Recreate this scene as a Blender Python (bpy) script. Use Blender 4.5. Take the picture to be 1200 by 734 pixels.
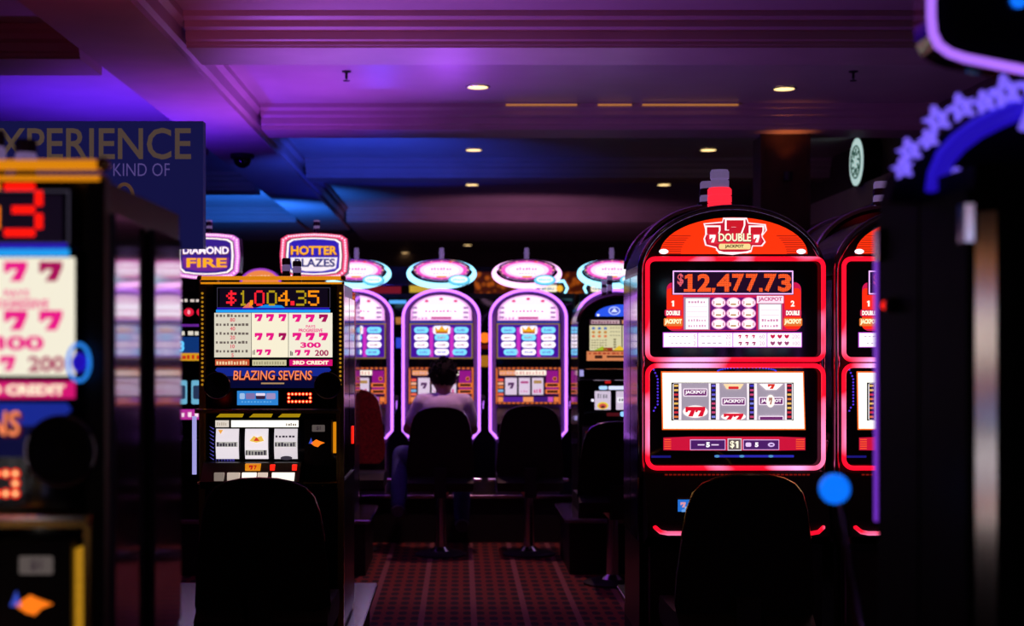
import bpy, bmesh, math, random
from mathutils import Vector, Matrix
random.seed(7)
sc = bpy.context.scene
for _o in list(bpy.data.objects):
    bpy.data.objects.remove(_o)
COL = sc.collection
PI = math.pi
# ------------------------------------------------------------------ camera
F, VX, VY, CH = 1666.667, 540.0, 406.0, 1.45      # measured focal length (px), vanishing point, eye height
cam = bpy.data.cameras.new('camera')
cam.lens = 50; cam.sensor_width = 36; cam.shift_x = 0.05; cam.shift_y = 0.0325
cam.clip_start = 0.05; cam.clip_end = 100
cam.dof.use_dof = True; cam.dof.focus_distance = 5.4; cam.dof.aperture_fstop = 3.0
camo = bpy.data.objects.new('camera', cam); COL.objects.link(camo)
camo.location = (0, 0, CH); camo.rotation_euler = (PI / 2, 0, 0)
sc.camera = camo
# ------------------------------------------------------------------ world, exposure
wd = bpy.data.worlds.new('world'); sc.world = wd; wd.use_nodes = True
wd.node_tree.nodes['Background'].inputs[0].default_value = (0.02, 0.01, 0.03, 1)
wd.node_tree.nodes['Background'].inputs[1].default_value = 0.02
sc.view_settings.view_transform = 'Standard'; sc.view_settings.look = 'None'
sc.view_settings.gamma = 1.0; sc.view_settings.exposure = 0.0
sc.view_settings.use_curve_mapping = False


def lin(c):
    return c / 12.92 if c <= 0.04045 else ((c + 0.055) / 1.055) ** 2.4


def hx(h, k=1.0):
    return tuple(lin(int(h[i:i + 2], 16) / 255) * k for i in (0, 2, 4))


# ------------------------------------------------------------------ added lamps, hidden among the machine banks to colour the ceiling
def spot(loc, target, col, power, size, blend=1.0, rad=0.08):
    l = bpy.data.lights.new('added_wash_lamp', 'SPOT'); l.energy = power; l.color = col
    l.spot_size = math.radians(size); l.spot_blend = blend; l.shadow_soft_size = rad
    o = bpy.data.objects.new('added_wash_lamp', l); COL.objects.link(o); o.location = loc
    o.rotation_euler = (Vector(target) - Vector(loc)).to_track_quat('-Z', 'Y').to_euler()
    return o


ADDED_UPLIGHTS = [  # lamp position, aim, colour, watts, cone, height of what the fixture stands on, look
    ((-2.60, 10.15, 1.82), (-2.5, 10.2, 3.2), hx('5a20ff'), 170, 130, 0, 'violet'),
    ((-1.05, 9.68, 1.82), (-1.3, 9.4, 3.2), hx('b048f0'), 120, 130, .36, 'magenta'),
    ((-0.1, 11.5, 2.02), (-0.2, 8.0, 3.1), hx('9a44f0'), 60, 70, .36, 'purple'),
    ((-0.9, 11.6, 1.95), (-0.8, 12.8, 3.2), hx('3050ff'), 130, 100, .36, 'blue'),
    ((-2.2, 15.6, 1.7), (-2.5, 16.6, 3.2), hx('2878ff'), 420, 100, 0, 'deep blue'),
    ((-0.9, 15.6, 1.7), (-0.6, 14.4, 3.1), hx('2838ff'), 60, 110, 0, 'indigo'),
    ((-0.78, 6.32, 1.66), (-0.1, 7.7, 3.15), hx('b04c84'), 60, 110, .36, 'rose'),
    ((-1.08, 4.98, 1.88), (-1.3, 5.7, 3.2), hx('c83a58'), 55, 100, 0, 'crimson'),
    ((-1.15, 7.86, 1.68), (-0.1, 8.1, 3.05), hx('a860ff'), 130, 110, 0, 'lavender'),
    ((0.9, 16.4, 1.7), (0.6, 19.0, 3.1), hx('a06088'), 150, 120, 0, 'mauve'),
]
for a in ADDED_UPLIGHTS:
    spot(*a[:5])


# ------------------------------------------------------------------ materials
def mat(name, col, rough=0.5, metal=0.0, emit=None, k=1.0, ior=1.45, noise=0.0, nscale=20.0, bump=0.0, coat=0.0):
    m = bpy.data.materials.new(name); m.use_nodes = True
    nt = m.node_tree; b = nt.nodes['Principled BSDF']
    b.inputs['Base Color'].default_value = (*col, 1); b.inputs['Roughness'].default_value = rough
    b.inputs['Metallic'].default_value = metal; b.inputs['IOR'].default_value = ior
    b.inputs['Coat Weight'].default_value = coat
    if emit is not None:
        b.inputs['Emission Color'].default_value = (*emit, 1); b.inputs['Emission Strength'].default_value = k
    if noise or bump:
        tc = nt.nodes.new('ShaderNodeTexCoord'); n = nt.nodes.new('ShaderNodeTexNoise')
        n.inputs['Scale'].default_value = nscale; n.inputs['Detail'].default_value = 4
        nt.links.new(tc.outputs['Object'], n.inputs['Vector'])
        if noise:
            r = nt.nodes.new('ShaderNodeValToRGB')
            r.color_ramp.elements[0].position = 0.3; r.color_ramp.elements[1].position = 0.7
            r.color_ramp.elements[0].color = (*[c * (1 - noise) for c in col], 1)
            r.color_ramp.elements[1].color = (*[min(1, c * (1 + noise)) for c in col], 1)
            nt.links.new(n.outputs['Fac'], r.inputs['Fac']); nt.links.new(r.outputs['Color'], b.inputs['Base Color'])
        if bump:
            bp = nt.nodes.new('ShaderNodeBump'); bp.inputs['Strength'].default_value = bump
            bp.inputs['Distance'].default_value = 0.01
            nt.links.new(n.outputs['Fac'], bp.inputs['Height']); nt.links.new(bp.outputs['Normal'], b.inputs['Normal'])
    return m


def attr_mat(name, emissive, rough):
    m = bpy.data.materials.new(name); m.use_nodes = True
    nt = m.node_tree; b = nt.nodes['Principled BSDF']
    a = nt.nodes.new('ShaderNodeAttribute'); a.attribute_name = 'ink'
    b.inputs['Roughness'].default_value = rough
    if emissive:
        b.inputs['Base Color'].default_value = (0.01, 0.01, 0.01, 1)
        nt.links.new(a.outputs['Color'], b.inputs['Emission Color']); b.inputs['Emission Strength'].default_value = 1.0
    else:
        nt.links.new(a.outputs['Color'], b.inputs['Base Color'])
    return m


PRINT = attr_mat('backlit_print', True, 0.3)
PAINT = attr_mat('painted_print', False, 0.5)
M = dict(
    ceiling=mat('ceiling_paint', (0.52, 0.46, 0.48), 0.32, noise=0.06, nscale=3, ior=1.5),
    beam=mat('beam_paint', (0.50, 0.40, 0.42), 0.45, noise=0.06, nscale=4),
    wall=mat('dark_wall_paint', (0.10, 0.07, 0.08), 0.6, noise=0.15, nscale=3),
    wood=mat('pillar_wood', (0.05, 0.022, 0.012), 0.4, noise=0.3, nscale=8),
    black=mat('black_cabinet', (0.008, 0.007, 0.009), 0.28, noise=0.2, nscale=12),
    gloss=mat('mirror_black_side', (0.42, 0.38, 0.46), 0.07, 0.95, noise=0.06, nscale=5),
    satin=mat('satin_black', (0.012, 0.010, 0.012), 0.5, noise=0.2, nscale=30),
    matte=mat('matte_black_panel', (0.006, 0.005, 0.006), 0.6, ior=1.15, noise=0.2, nscale=20),
    bulb=mat('small_gold_bulb', (0.4, 0.25, 0.05), 0.3, emit=hx('d89a20'), k=0.55, noise=0.5, nscale=90),
    fabric=mat('black_vinyl', (0.006, 0.005, 0.006), 0.55, noise=0.3, nscale=60, bump=0.2),
    redfab=mat('red_vinyl', (0.8, 0.07, 0.04), 0.5, noise=0.3, nscale=60, bump=0.2),
    chrome=mat('chrome', (0.75, 0.72, 0.78), 0.12, 1.0, noise=0.04, nscale=20),
    brushed=mat('brushed_steel', (0.6, 0.55, 0.65), 0.2, 1.0, noise=0.1, nscale=40),
    gold=mat('gold_trim', (0.85, 0.55, 0.16), 0.22, 1.0, noise=0.08, nscale=30),
    purplebody=mat('violet_grey_cabinet', (0.34, 0.24, 0.48), 0.25, 0.4, noise=0.1, nscale=15),
    glass=mat('dark_glass', (0.004, 0.004, 0.008), 0.05, ior=1.5, noise=0.1, nscale=4),
    gold_lit=mat('amber_lit_tube', (0.3, 0.15, 0.02), 0.3, emit=hx('ff9a10'), k=0.7, noise=0.2, nscale=25),
    violet_neon=mat('violet_neon', (0.3, 0.2, 0.4), 0.3, emit=hx('c470ff'), k=2.0, noise=0.1),
    cyan_neon=mat('cyan_neon', (0.2, 0.3, 0.4), 0.3, emit=hx('98e2ff'), k=2.1, noise=0.1),
    pink_neon=mat('pink_neon', (0.4, 0.2, 0.3), 0.3, emit=hx('ffbcf6'), k=2.0, noise=0.1),
    blue_neon=mat('blue_neon', (0.02, 0.02, 0.3), 0.3, emit=hx('2a14d8'), k=0.6, noise=0.1),
    lilac=mat('lilac_lit', (0.3, 0.3, 0.6), 0.3, emit=hx('7c64ff'), k=0.95, noise=0.1),
    blue_knob=mat('blue_lit_knob', (0.0, 0.1, 0.6), 0.25, emit=hx('0a72ff'), k=1.1, noise=0.05),
    red_lit=mat('red_lit_acrylic', (0.3, 0.02, 0.02), 0.3, emit=hx('ff2438'), k=1.3, noise=0.1),
    redled=mat('red_led', (0.3, 0.0, 0.0), 0.4, emit=hx('ff2010'), k=1.4, noise=0.1),
    white_lit=mat('white_lit', (0.6, 0.6, 0.6), 0.3, emit=hx('fff4e6'), k=1.2, noise=0.03),
    bluewhite=mat('cool_light_bar', (0.5, 0.5, 0.6), 0.3, emit=hx('b8b4ff'), k=0.75, noise=0.05),
    warm=mat('warm_lamp', (0.6, 0.5, 0.3), 0.3, emit=hx('ffd890'), k=2.2, noise=0.03),
    lamp_metal=mat('lilac_lamp_lens', (0.42, 0.34, 0.52), 0.25, 0.2, emit=hx('9a80c0'), k=0.35, noise=0.1, nscale=20),
    dark_lamp=mat('smoked_lamp_plastic', (0.10, 0.06, 0.11), 0.2, noise=0.1, nscale=20),
    skin=mat('skin', (0.42, 0.22, 0.16), 0.5, noise=0.08, nscale=25),
    hair=mat('dark_hair', (0.006, 0.004, 0.005), 0.75, ior=1.25, noise=0.4, nscale=90, bump=0.6),
    shirt=mat('pale_cotton', (0.74, 0.74, 0.92), 0.8, noise=0.08, nscale=14, bump=0.3),
    jeans=mat('blue_denim', (0.05, 0.07, 0.22), 0.8, noise=0.25, nscale=80),
    shoe=mat('shoe_canvas', (0.10, 0.10, 0.16), 0.6, noise=0.2, nscale=40),
)


def red_neon_mat():
    m = mat('red_neon', (0.3, 0.05, 0.08), 0.3, emit=(1, 0, 0.02), k=1.5)
    nt = m.node_tree; b = nt.nodes['Principled BSDF']
    tc = nt.nodes.new('ShaderNodeTexCoord'); n = nt.nodes.new('ShaderNodeTexNoise')
    n.inputs['Scale'].default_value = 5.5; n.inputs['Detail'].default_value = 1
    r = nt.nodes.new('ShaderNodeValToRGB'); r.color_ramp.elements[0].position = 0.50
    r.color_ramp.elements[1].position = 0.74
    r.color_ramp.elements[0].color = (*hx('ff0c28'), 1); r.color_ramp.elements[1].color = (*hx('ffb0f4'), 1)
    nt.links.new(tc.outputs['Object'], n.inputs['Vector']); nt.links.new(n.outputs['Fac'], r.inputs['Fac'])
    nt.links.new(r.outputs['Color'], b.inputs['Emission Color'])
    return m


M['red_neon'] = red_neon_mat()


def carpet_mat():
    m = bpy.data.materials.new('patterned_carpet'); m.use_nodes = True
    nt = m.node_tree; b = nt.nodes['Principled BSDF']; L = nt.links.new
    b.inputs['Roughness'].default_value = 0.95
    tc = nt.nodes.new('ShaderNodeTexCoord'); sep = nt.nodes.new('ShaderNodeSeparateXYZ')
    L(tc.outputs['Object'], sep.inputs[0])

    def math_(op, a, bb=None, c=None):
        n = nt.nodes.new('ShaderNodeMath'); n.operation = op
        for i, v in enumerate((a, bb, c)):
            if v is None: continue
            if isinstance(v, (int, float)): n.inputs[i].default_value = v
            else: L(v, n.inputs[i])
        return n.outputs[0]
    sx = math_('SINE', math_('MULTIPLY', sep.outputs[0], 2 * PI / 0.14))
    sx2 = math_('SINE', math_('MULTIPLY', sep.outputs[0], 2 * PI / 0.28))
    sy = math_('SINE', math_('MULTIPLY', sep.outputs[1], 2 * PI / 0.30))
    dots = math_('GREATER_THAN', math_('MULTIPLY', math_('ABSOLUTE', sx), math_('ABSOLUTE', sy)), 0.5)
    line = math_('GREATER_THAN', sx2, 0.93)
    n = nt.nodes.new('ShaderNodeTexNoise'); n.inputs['Scale'].default_value = 160
    L(tc.outputs['Object'], n.inputs['Vector'])
    mix = nt.nodes.new('ShaderNodeMix'); mix.data_type = 'RGBA'
    mix.inputs[6].default_value = (0.24, 0.032, 0.016, 1); mix.inputs[7].default_value = (0.025, 0.01, 0.012, 1)
    L(dots, mix.inputs[0])
    mix2 = nt.nodes.new('ShaderNodeMix'); mix2.data_type = 'RGBA'
    mix2.inputs[7].default_value = (0.42, 0.2, 0.2, 1); L(mix.outputs[2], mix2.inputs[6])
    L(math_('MULTIPLY', line, n.outputs['Fac']), mix2.inputs[0])
    mul = nt.nodes.new('ShaderNodeMix'); mul.data_type = 'RGBA'; mul.blend_type = 'MULTIPLY'
    mul.inputs[0].default_value = 0.6; L(mix2.outputs[2], mul.inputs[6]); L(n.outputs['Color'], mul.inputs[7])
    L(mul.outputs[2], b.inputs['Base Color'])
    bp = nt.nodes.new('ShaderNodeBump'); bp.inputs['Strength'].default_value = 0.4
    L(n.outputs['Fac'], bp.inputs['Height']); L(bp.outputs['Normal'], b.inputs['Normal'])
    return m


M['carpet'] = carpet_mat()


# ------------------------------------------------------------------ geometry helpers
def obj(name, bm, m, parent=None, loc=None, smooth=False, bevel=0.0, label=None, kind=None):
    if bevel:
        bmesh.ops.bevel(bm, geom=[e for e in bm.edges if len(e.link_faces) == 2 and e.calc_face_angle(0) > 0.6],
                        offset=bevel, segments=2, affect='EDGES', clamp_overlap=True)
    bmesh.ops.recalc_face_normals(bm, faces=bm.faces[:])
    me = bpy.data.meshes.new(name); bm.to_mesh(me); bm.free()
    if smooth:
        for p in me.polygons: p.use_smooth = True
        me.set_sharp_from_angle(angle=math.radians(40))
    me.materials.append(m)
    o = bpy.data.objects.new(name, me); COL.objects.link(o)
    if parent: o.parent = parent
    if loc: o.location = loc
    if label: o['label'] = label
    if kind: o['kind'] = kind
    return o


def thing(name, label, cat, loc=(0, 0, 0), rz=0.0, group=None):
    o = bpy.data.objects.new(name, None); COL.objects.link(o)
    o.location = loc; o.rotation_euler = (0, 0, rz); o['label'] = label; o['category'] = cat
    if group: o['group'] = group
    o.empty_display_size = 0.1
    return o


def copy_tree(o, parent=None):
    c = o.copy(); COL.objects.link(c); c.parent = parent
    for ch in list(o.children): copy_tree(ch, c)
    return c


def B(*boxes):
    bm = bmesh.new()
    for (x0, x1, y0, y1, z0, z1) in boxes:
        vs = [bm.verts.new((x, y, z)) for x in (x0, x1) for y in (y0, y1) for z in (z0, z1)]
        for f in ((0, 1, 3, 2), (4, 6, 7, 5), (0, 4, 5, 1), (2, 3, 7, 6), (0, 2, 6, 4), (1, 5, 7, 3)):
            bm.faces.new([vs[i] for i in f])
    return bm


def prism(pts, y0, y1, bm=None):            # outline in (x, z) pushed along y
    bm = bm or bmesh.new()
    a = [bm.verts.new((x, y0, z)) for x, z in pts]; b = [bm.verts.new((x, y1, z)) for x, z in pts]
    bm.faces.new(a); bm.faces.new(b[::-1])
    for i in range(len(pts)):
        j = (i + 1) % len(pts); bm.faces.new([a[i], b[i], b[j], a[j]])
    return bm


def prism_x(pts, x0, x1, bm=None):          # outline in (y, z) pushed along x
    bm = bm or bmesh.new()
    a = [bm.verts.new((x0, y, z)) for y, z in pts]; b = [bm.verts.new((x1, y, z)) for y, z in pts]
    bm.faces.new(a); bm.faces.new(b[::-1])
    for i in range(len(pts)):
        j = (i + 1) % len(pts); bm.faces.new([a[i], b[i], b[j], a[j]])
    return bm


def tube(path, r, closed=False, seg=8, bm=None):
    bm = bm or bmesh.new(); P = [Vector(p) for p in path]; n = len(P); rings = []
    for i, p in enumerate(P):
        t = (P[(i + 1) % n] - P[i - 1]) if closed else (P[min(i + 1, n - 1)] - P[max(i - 1, 0)])
        t.normalize()
        up = Vector((0, 1, 0)) if abs(t.y) < 0.9 else Vector((0, 0, 1))
        u = t.cross(up).normalized(); v = t.cross(u).normalized()
        rr = r[i] if isinstance(r, (list, tuple)) else r
        rings.append([bm.verts.new(p + rr * (math.cos(2 * PI * k / seg) * u + math.sin(2 * PI * k / seg) * v)) for k in range(seg)])
    for i in range(n if closed else n - 1):
        a, b = rings[i], rings[(i + 1) % n]
        for k in range(seg): bm.faces.new([a[k], a[(k + 1) % seg], b[(k + 1) % seg], b[k]])
    if not closed:
        bm.faces.new(rings[0][::-1]); bm.faces.new(rings[-1])
    return bm


def lathe(prof, c=(0, 0, 0), n=20, bm=None):
    bm = bm or bmesh.new(); rings = []
    for r, z in prof:
        rings.append([bm.verts.new((c[0] + r * math.cos(2 * PI * k / n), c[1] + r * math.sin(2 * PI * k / n), c[2] + z)) for k in range(n)])
    for a, b in zip(rings, rings[1:]):
        for k in range(n): bm.faces.new([a[k], a[(k + 1) % n], b[(k + 1) % n], b[k]])
    bm.faces.new(rings[0][::-1]); bm.faces.new(rings[-1])
    return bm


def ball(c, r, n=16, bm=None, sc3=(1, 1, 1)):
    bm = bm or bmesh.new()
    g = bmesh.ops.create_uvsphere(bm, u_segments=n, v_segments=max(6, n // 2), radius=r)
    for v in g['verts']:
        v.co = Vector((v.co.x * sc3[0], v.co.y * sc3[1], v.co.z * sc3[2])) + Vector(c)
    return bm


def rrect(x0, z0, x1, z1, r, n=6):
    out = []
    for cx, cz, a0 in ((x1 - r, z1 - r, 0), (x0 + r, z1 - r, 90), (x0 + r, z0 + r, 180), (x1 - r, z0 + r, 270)):
        for k in range(n + 1):
            a = math.radians(a0 + 90 * k / n); out.append((cx + r * math.cos(a), cz + r * math.sin(a)))
    return out


def arc_pts(cx, cz, rx, rz, a0, a1, n=24):
    return [(cx + rx * math.cos(math.radians(a0 + (a1 - a0) * k / n)), cz + rz * math.sin(math.radians(a0 + (a1 - a0) * k / n))) for k in range(n + 1)]


_fc = {}


def font_polys(txt, bold, shear):
    key = (txt, bold, shear)
    if key not in _fc:
        cu = bpy.data.curves.new('lettering', 'FONT'); cu.body = txt; cu.size = 1; cu.offset = bold; cu.shear = shear
        cu.resolution_u = 3; cu.fill_mode = 'FRONT'
        o = bpy.data.objects.new('lettering', cu); COL.objects.link(o)
        bpy.context.view_layer.update()
        dg = bpy.context.evaluated_depsgraph_get()
        me = bpy.data.meshes.new_from_object(o.evaluated_get(dg))
        v = [(p.co.x, p.co.y) for p in me.vertices]; f = [tuple(p.vertices) for p in me.polygons]
        bpy.data.objects.remove(o); bpy.data.curves.remove(cu); bpy.data.meshes.remove(me)
        xs = [p[0] for p in v]; ys = [p[1] for p in v]
        x0, x1, y0, y1 = min(xs), max(xs), min(ys), max(ys)
        v = [((x - (x0 + x1) / 2), (y - (y0 + y1) / 2)) for x, y in v]
        _fc[key] = (v, f, x1 - x0, y1 - y0)
    return _fc[key]


DOT = {'0': '01110 10001 10001 10001 10001 10001 01110', '1': '00100 01100 00100 00100 00100 00100 01110',
       '2': '01110 10001 00001 00110 01000 10000 11111', '3': '11110 00001 00001 01110 00001 00001 11110',
       '4': '00010 00110 01010 10010 11111 00010 00010', '5': '11111 10000 11110 00001 00001 10001 01110',
       '7': '11111 00001 00010 00100 01000 01000 01000', '$': '00100 01111 10100 01110 00101 11110 00100',
       '.': '0 0 0 0 0 1 1', ',': '01 01 01 01 01 01 10'}
SEVEN = [(-.5, -.5), (.5, -.5), (.5, -.2), (.24, .5), (-.25, .5), (.06, -.1), (-.22, -.1), (-.3, .06), (-.5, .06)]


class Art:
    """Flat print: coloured shapes on thin layers; coordinates are measured in reference pixels of the machine's own front."""
    def __init__(s, cx, d, y=0.0):
        s.cx, s.s, s.y = cx, d / F, y; s.v, s.f, s.c = [], [], []

    def xz(s, px, py): return ((px - s.cx) * s.s, CH + (VY - py) * s.s)

    def poly(s, pts, col, lay=1):
        i = len(s.v); yy = s.y - 0.0007 * lay
        for p in pts:
            x, z = s.xz(*p); s.v.append((x, yy, z))
        s.f.append(tuple(range(i, i + len(pts)))); s.c.append(col)

    def rect(s, x0, y0, x1, y1, col, lay=1, r=0):
        if r: s.poly(rrect(x0, y0, x1, y1, r, 4), col, lay)
        else: s.poly([(x0, y0), (x1, y0), (x1, y1), (x0, y1)], col, lay)

    def frame(s, x0, y0, x1, y1, w, col, lay=2):
        s.rect(x0, y0, x1, y0 + w, col, lay); s.rect(x0, y1 - w, x1, y1, col, lay)
        s.rect(x0, y0 + w, x0 + w, y1 - w, col, lay); s.rect(x1 - w, y0 + w, x1, y1 - w, col, lay)

    def ell(s, cx, cy, rx, ry, col, lay=1, n=20, a0=0, a1=360):
        full = a1 - a0 >= 360
        s.poly([(cx + rx * math.cos(math.radians(a0 + (a1 - a0) * k / n)), cy + ry * math.sin(math.radians(a0 + (a1 - a0) * k / n))) for k in range(n if full else n + 1)], col, lay)

    def seven(s, cx, cy, w, h, col, lay=2): s.poly([(cx + x * w, cy + y * h) for x, y in SEVEN], col, lay)

    def text(s, t, cx, cy, h, col, lay=2, w=None, bold=0.02, shear=0.0, align='c'):
        v, f, tw, th = font_polys(t, bold, shear)
        ky = h / th; kx = (w / tw) if w else ky
        if align == 'r': cx -= tw * kx / 2
        if align == 'l': cx += tw * kx / 2
        i = len(s.v); yy = s.y - 0.0007 * lay
        for x, y in v:
            X, Z = s.xz(cx + x * kx, cy - y * ky); s.v.append((X, yy, Z))
        for q in f:
            s.f.append(tuple(i + k for k in q)); s.c.append(col)

    def dots(s, ch, x0, y0, x1, y1, col, lay=2, fill=0.97):
        rows = DOT[ch].split(); nr, nc = len(rows), len(rows[0]); w, h = (x1 - x0) / nc, (y1 - y0) / nr
        for r, row in enumerate(rows):
            for c, b in enumerate(row):
                if b == '1':
                    cx, cy = x0 + (c + .5) * w, y0 + (r + .5) * h
                    s.rect(cx - w * fill / 2, cy - h * fill / 2, cx + w * fill / 2, cy + h * fill / 2, col, lay)

    def scribble(s, x0, y0, x1, y1, col, lay=2, n=8, rnd=random):     # tiny unreadable print
        w = (x1 - x0) / n
        for k in range(n):
            a = x0 + k * w
            s.rect(a, y0 + rnd.uniform(0, .3) * (y1 - y0), a + w * rnd.uniform(.45, .8), y1, col, lay)

    def build(s, name, parent, m=None, label=None):
        me = bpy.data.meshes.new(name); me.from_pydata(s.v, [], s.f)
        at = me.attributes.new('ink', 'FLOAT_COLOR', 'CORNER'); data = []
        for p, c in zip(me.polygons, s.c):
            for _ in range(p.loop_total): data.extend((*c, 1.0))
        at.data.foreach_set('color', data)
        me.materials.append(m or PRINT)
        o = bpy.data.objects.new(name, me); COL.objects.link(o); o.parent = parent; o['kind'] = 'stuff'
        if label: o['label'] = label
        return o


def WP(px, py, d): return ((px - VX) * d / F, d, CH + (VY - py) * d / F)


class Loc:                                   # machine-local measures from reference pixels
    def __init__(s, cx, d): s.cx, s.d, s.k = cx, d, d / F
    def x(s, px): return (px - s.cx) * s.k
    def z(s, py): return CH + (VY - py) * s.k
    def box(s, x0, y0, x1, y1, ya, yb): return (s.x(x0), s.x(x1), ya, yb, s.z(y1), s.z(y0))
    def loc(s): return ((s.cx - VX) * s.k, s.d, 0)


def struct(name, bm, m, parent=None, label=None, bevel=0):
    o = obj(name, bm, m, parent, bevel=bevel, label=label); o['kind'] = 'structure'
    return o


# ================================================================== the room
XL, XR, YB, YF, ZC, ZB = -7.0, 3.5, 27.0, -4.0, CH + 1.78, CH + 1.60
struct('floor', B((XL, XR, YF, YB, -0.1, 0)), M['carpet'])
struct('ceiling', B((XL, XR, YF, YB, ZC, ZC + 0.1)), M['ceiling'])
struct('wall_left', B((XL - 0.1, XL, YF, YB, 0, ZC)), M['wall'])
wr = struct('wall_right', B((XR, XR + 0.1, YF, YB, 0, ZC)), M['wall'])
struct('wall_back', B((XL, XR, YB, YB + 0.1, 0, ZC)), M['wall'])
struct('wall_front', B((XL, XR, YF - 0.1, YF, 0, ZC)), M['wall'])
struct('trim_1', B((XR - 0.12, XR, YF, YB, 2.62, 2.82)), M['beam'])
# main beam running away from the viewer: flat soffit, stepped mouldings on both sides
mb = [(-2.05, ZB), (-1.53, ZB), (-1.53, ZB + .035), (-1.505, ZB + .05), (-1.505, ZB + .12), (-1.47, ZB + .14), (-1.47, ZC), (-2.12, ZC), (-2.12, ZB + .14), (-2.07, ZB + .12), (-2.07, ZB + .03), (-2.05, ZB + .03)]
struct('trim_2', prism(mb, YF, 19.6), M['beam'])
n = 3
for xa, xb, rows in ((-1.47, XR, ((1.8, 2.25), (4.7, 5.15), (7.62, 8.08), (10.5, 10.92), (13.5, 13.92), (18.3, 21.6))),
                     (XL, -2.12, ((1.2, 1.65), (4.6, 5.05), (7.92, 8.40), (11.5, 11.95), (14.6, 15.05), (18.3, 21.6)))):
    for y0, y1 in rows:
        pr = [(y0, ZB), (y1, ZB), (y1, ZC), (y0 - .09, ZC), (y0 - .09, ZC - .03), (y0 - .06, ZC - .05), (y0 - .06, ZC - .08),
              (y0 - .025, ZC - .095), (y0 - .025, ZB + .04), (y0 - .012, ZB + .03), (y0 - .012, ZB + .012), (y0, ZB + .012)]
        struct('trim_%d' % n, prism_x(pr, xa, xb), M['beam']); n += 1
px0, px1 = (893 - VX) * 10.75 / F, (945 - VX) * 10.75 / F
pil = struct('pillar', B((px0, px1, 10.72, 11.08, 0, ZB)), M['wood'], label='dark wood clad pillar under the ceiling beam')
struct('pillar_trim', B((px0 - .02, px0 + .012, 10.705, 10.74, 0, ZB), (px1 - .012, px1 + .02, 10.705, 10.74, 0, ZB)), M['wood'], pil)

# ceiling fittings
LAB_D = {}
for (px, py, h, lab) in ((560, 101, 1.78, 'warm round downlight above the oval signs, largest in the coffer with the sprinkler'),
                         (919, 103, 1.78, 'warm round downlight in front of the wooden pillar'),
                         (555, 175, 1.78, 'warm round downlight in the middle blue-lit coffer'),
                         (830, 175, 1.78, 'warm round downlight above the red arched machine lamp'),
                         (553, 216, 1.78, 'warm round downlight in the far dark coffer'),
                         (778, 216, 1.78, 'warm round downlight in the far dark coffer beside the red machine lamp'),
                         (548, 287, 1.78, 'tiny distant downlight just above an oval sign'),
                         (475, 296, 1.78, 'tiny distant downlight between two lamp posts'),
                         (861, 158.5, 1.78, 'small downlight beside the top of the wooden pillar'),
                         (974, 158.5, 1.78, 'small downlight above the round white wall sign')):
    d = h * F / (VY - py); x = (px - VX) * d / F
    if py == 158.5: d += 0.0
    t = thing('downlight', lab, 'ceiling light', (x, d, ZC - 0.002), 0, 'downlights in the ceiling')
    r = 0.052 if py == 158.5 else 0.07
    obj('rim', lathe([(r + .014, 0), (r + .014, -.006), (r, -.008), (r, 0)]), M['brushed'], t)
    obj('lens', lathe([(r, .0), (r, -.006), (r * .5, -.0062)]), M['warm'], t)
    if py < 220 and py != 158.5:
        l = bpy.data.lights.new('downlight_lamp', 'SPOT'); l.energy = 95.0 if (px, py) == (560, 101) else 16.0; l.color = hx('ffb0b8'); l.spot_size = 1.25; l.spot_blend = .6
        l.shadow_soft_size = 0.05
        o = bpy.data.objects.new('downlight_lamp', l); COL.objects.link(o); o.location = (x, d, ZC - .03)
for x, d, lab in ((.117, 6.7, 'over the aisle carpet'), (2.24, 6.7, 'over the red neon machines'), (.117, 3.7, 'closest to the viewer')):          # the same grid goes on over the nearer coffers
    t = thing('downlight', 'warm round downlight in a near coffer ' + lab, 'ceiling light', (x, d, ZC - 0.002), 0, 'downlights in the ceiling')
    obj('rim', lathe([(.084, 0), (.084, -.006), (.07, -.008), (.07, 0)]), M['brushed'], t)
    obj('lens', lathe([(.07, .0), (.07, -.006), (.035, -.0062)]), M['warm'], t)
    l = bpy.data.lights.new('downlight_lamp', 'SPOT'); l.energy = 8.0; l.color = hx('ffa488'); l.spot_size = 1.2; l.spot_blend = .6; l.shadow_soft_size = 0.05
    o = bpy.data.objects.new('downlight_lamp', l); COL.objects.link(o); o.location = (x, d, ZC - .03)
for i, (pa, pb) in enumerate(((592, 677), (700, 741), (752, 866))):  # glowing strips added for the amber reflection streaks by the moulding
    K = Loc(540, 10.38); t = thing('ceiling_streak', ('medium amber reflection streak, a glowing strip on the ceiling moulding above the oval signs', 'shortest amber reflection streak, a glowing strip on the ceiling moulding', 'longest amber reflection streak, a glowing strip on the ceiling moulding, close to the red machine lamp')[i], 'light strip', ((pa + pb) / 2 * 10.38 / F - 540 * 10.38 / F, 10.38, ZC), 0, 'added amber ceiling streaks')
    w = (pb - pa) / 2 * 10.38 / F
    obj('streak_backing', B((-w, w, -.012, .012, -.012, 0)), M['beam'], t)
    obj('streak_glow', B((-w + .005, w - .005, -.010, .010, -.022, -.012)), mat('amber_streak', (.3, .2, .08), .4, emit=hx('c07a38'), k=.8, noise=.25, nscale=6), t)
tw = bpy.data.lights.new('pillar_lamp', 'SPOT'); tw.energy = 3; tw.color = hx('ff8a40'); tw.spot_size = 1.6; tw.spot_blend = 1; tw.shadow_soft_size = .03
two = bpy.data.objects.new('pillar_lamp', tw); COL.objects.link(two); two.location = ((px0 + px1) / 2, 10.62, ZB - .28); two.rotation_euler = (PI, 0, 0)
t = thing('pillar_light', 'small warm uplight at the top of the wooden pillar', 'light', ((px0 + px1) / 2, 10.66, ZB - .36))
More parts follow.
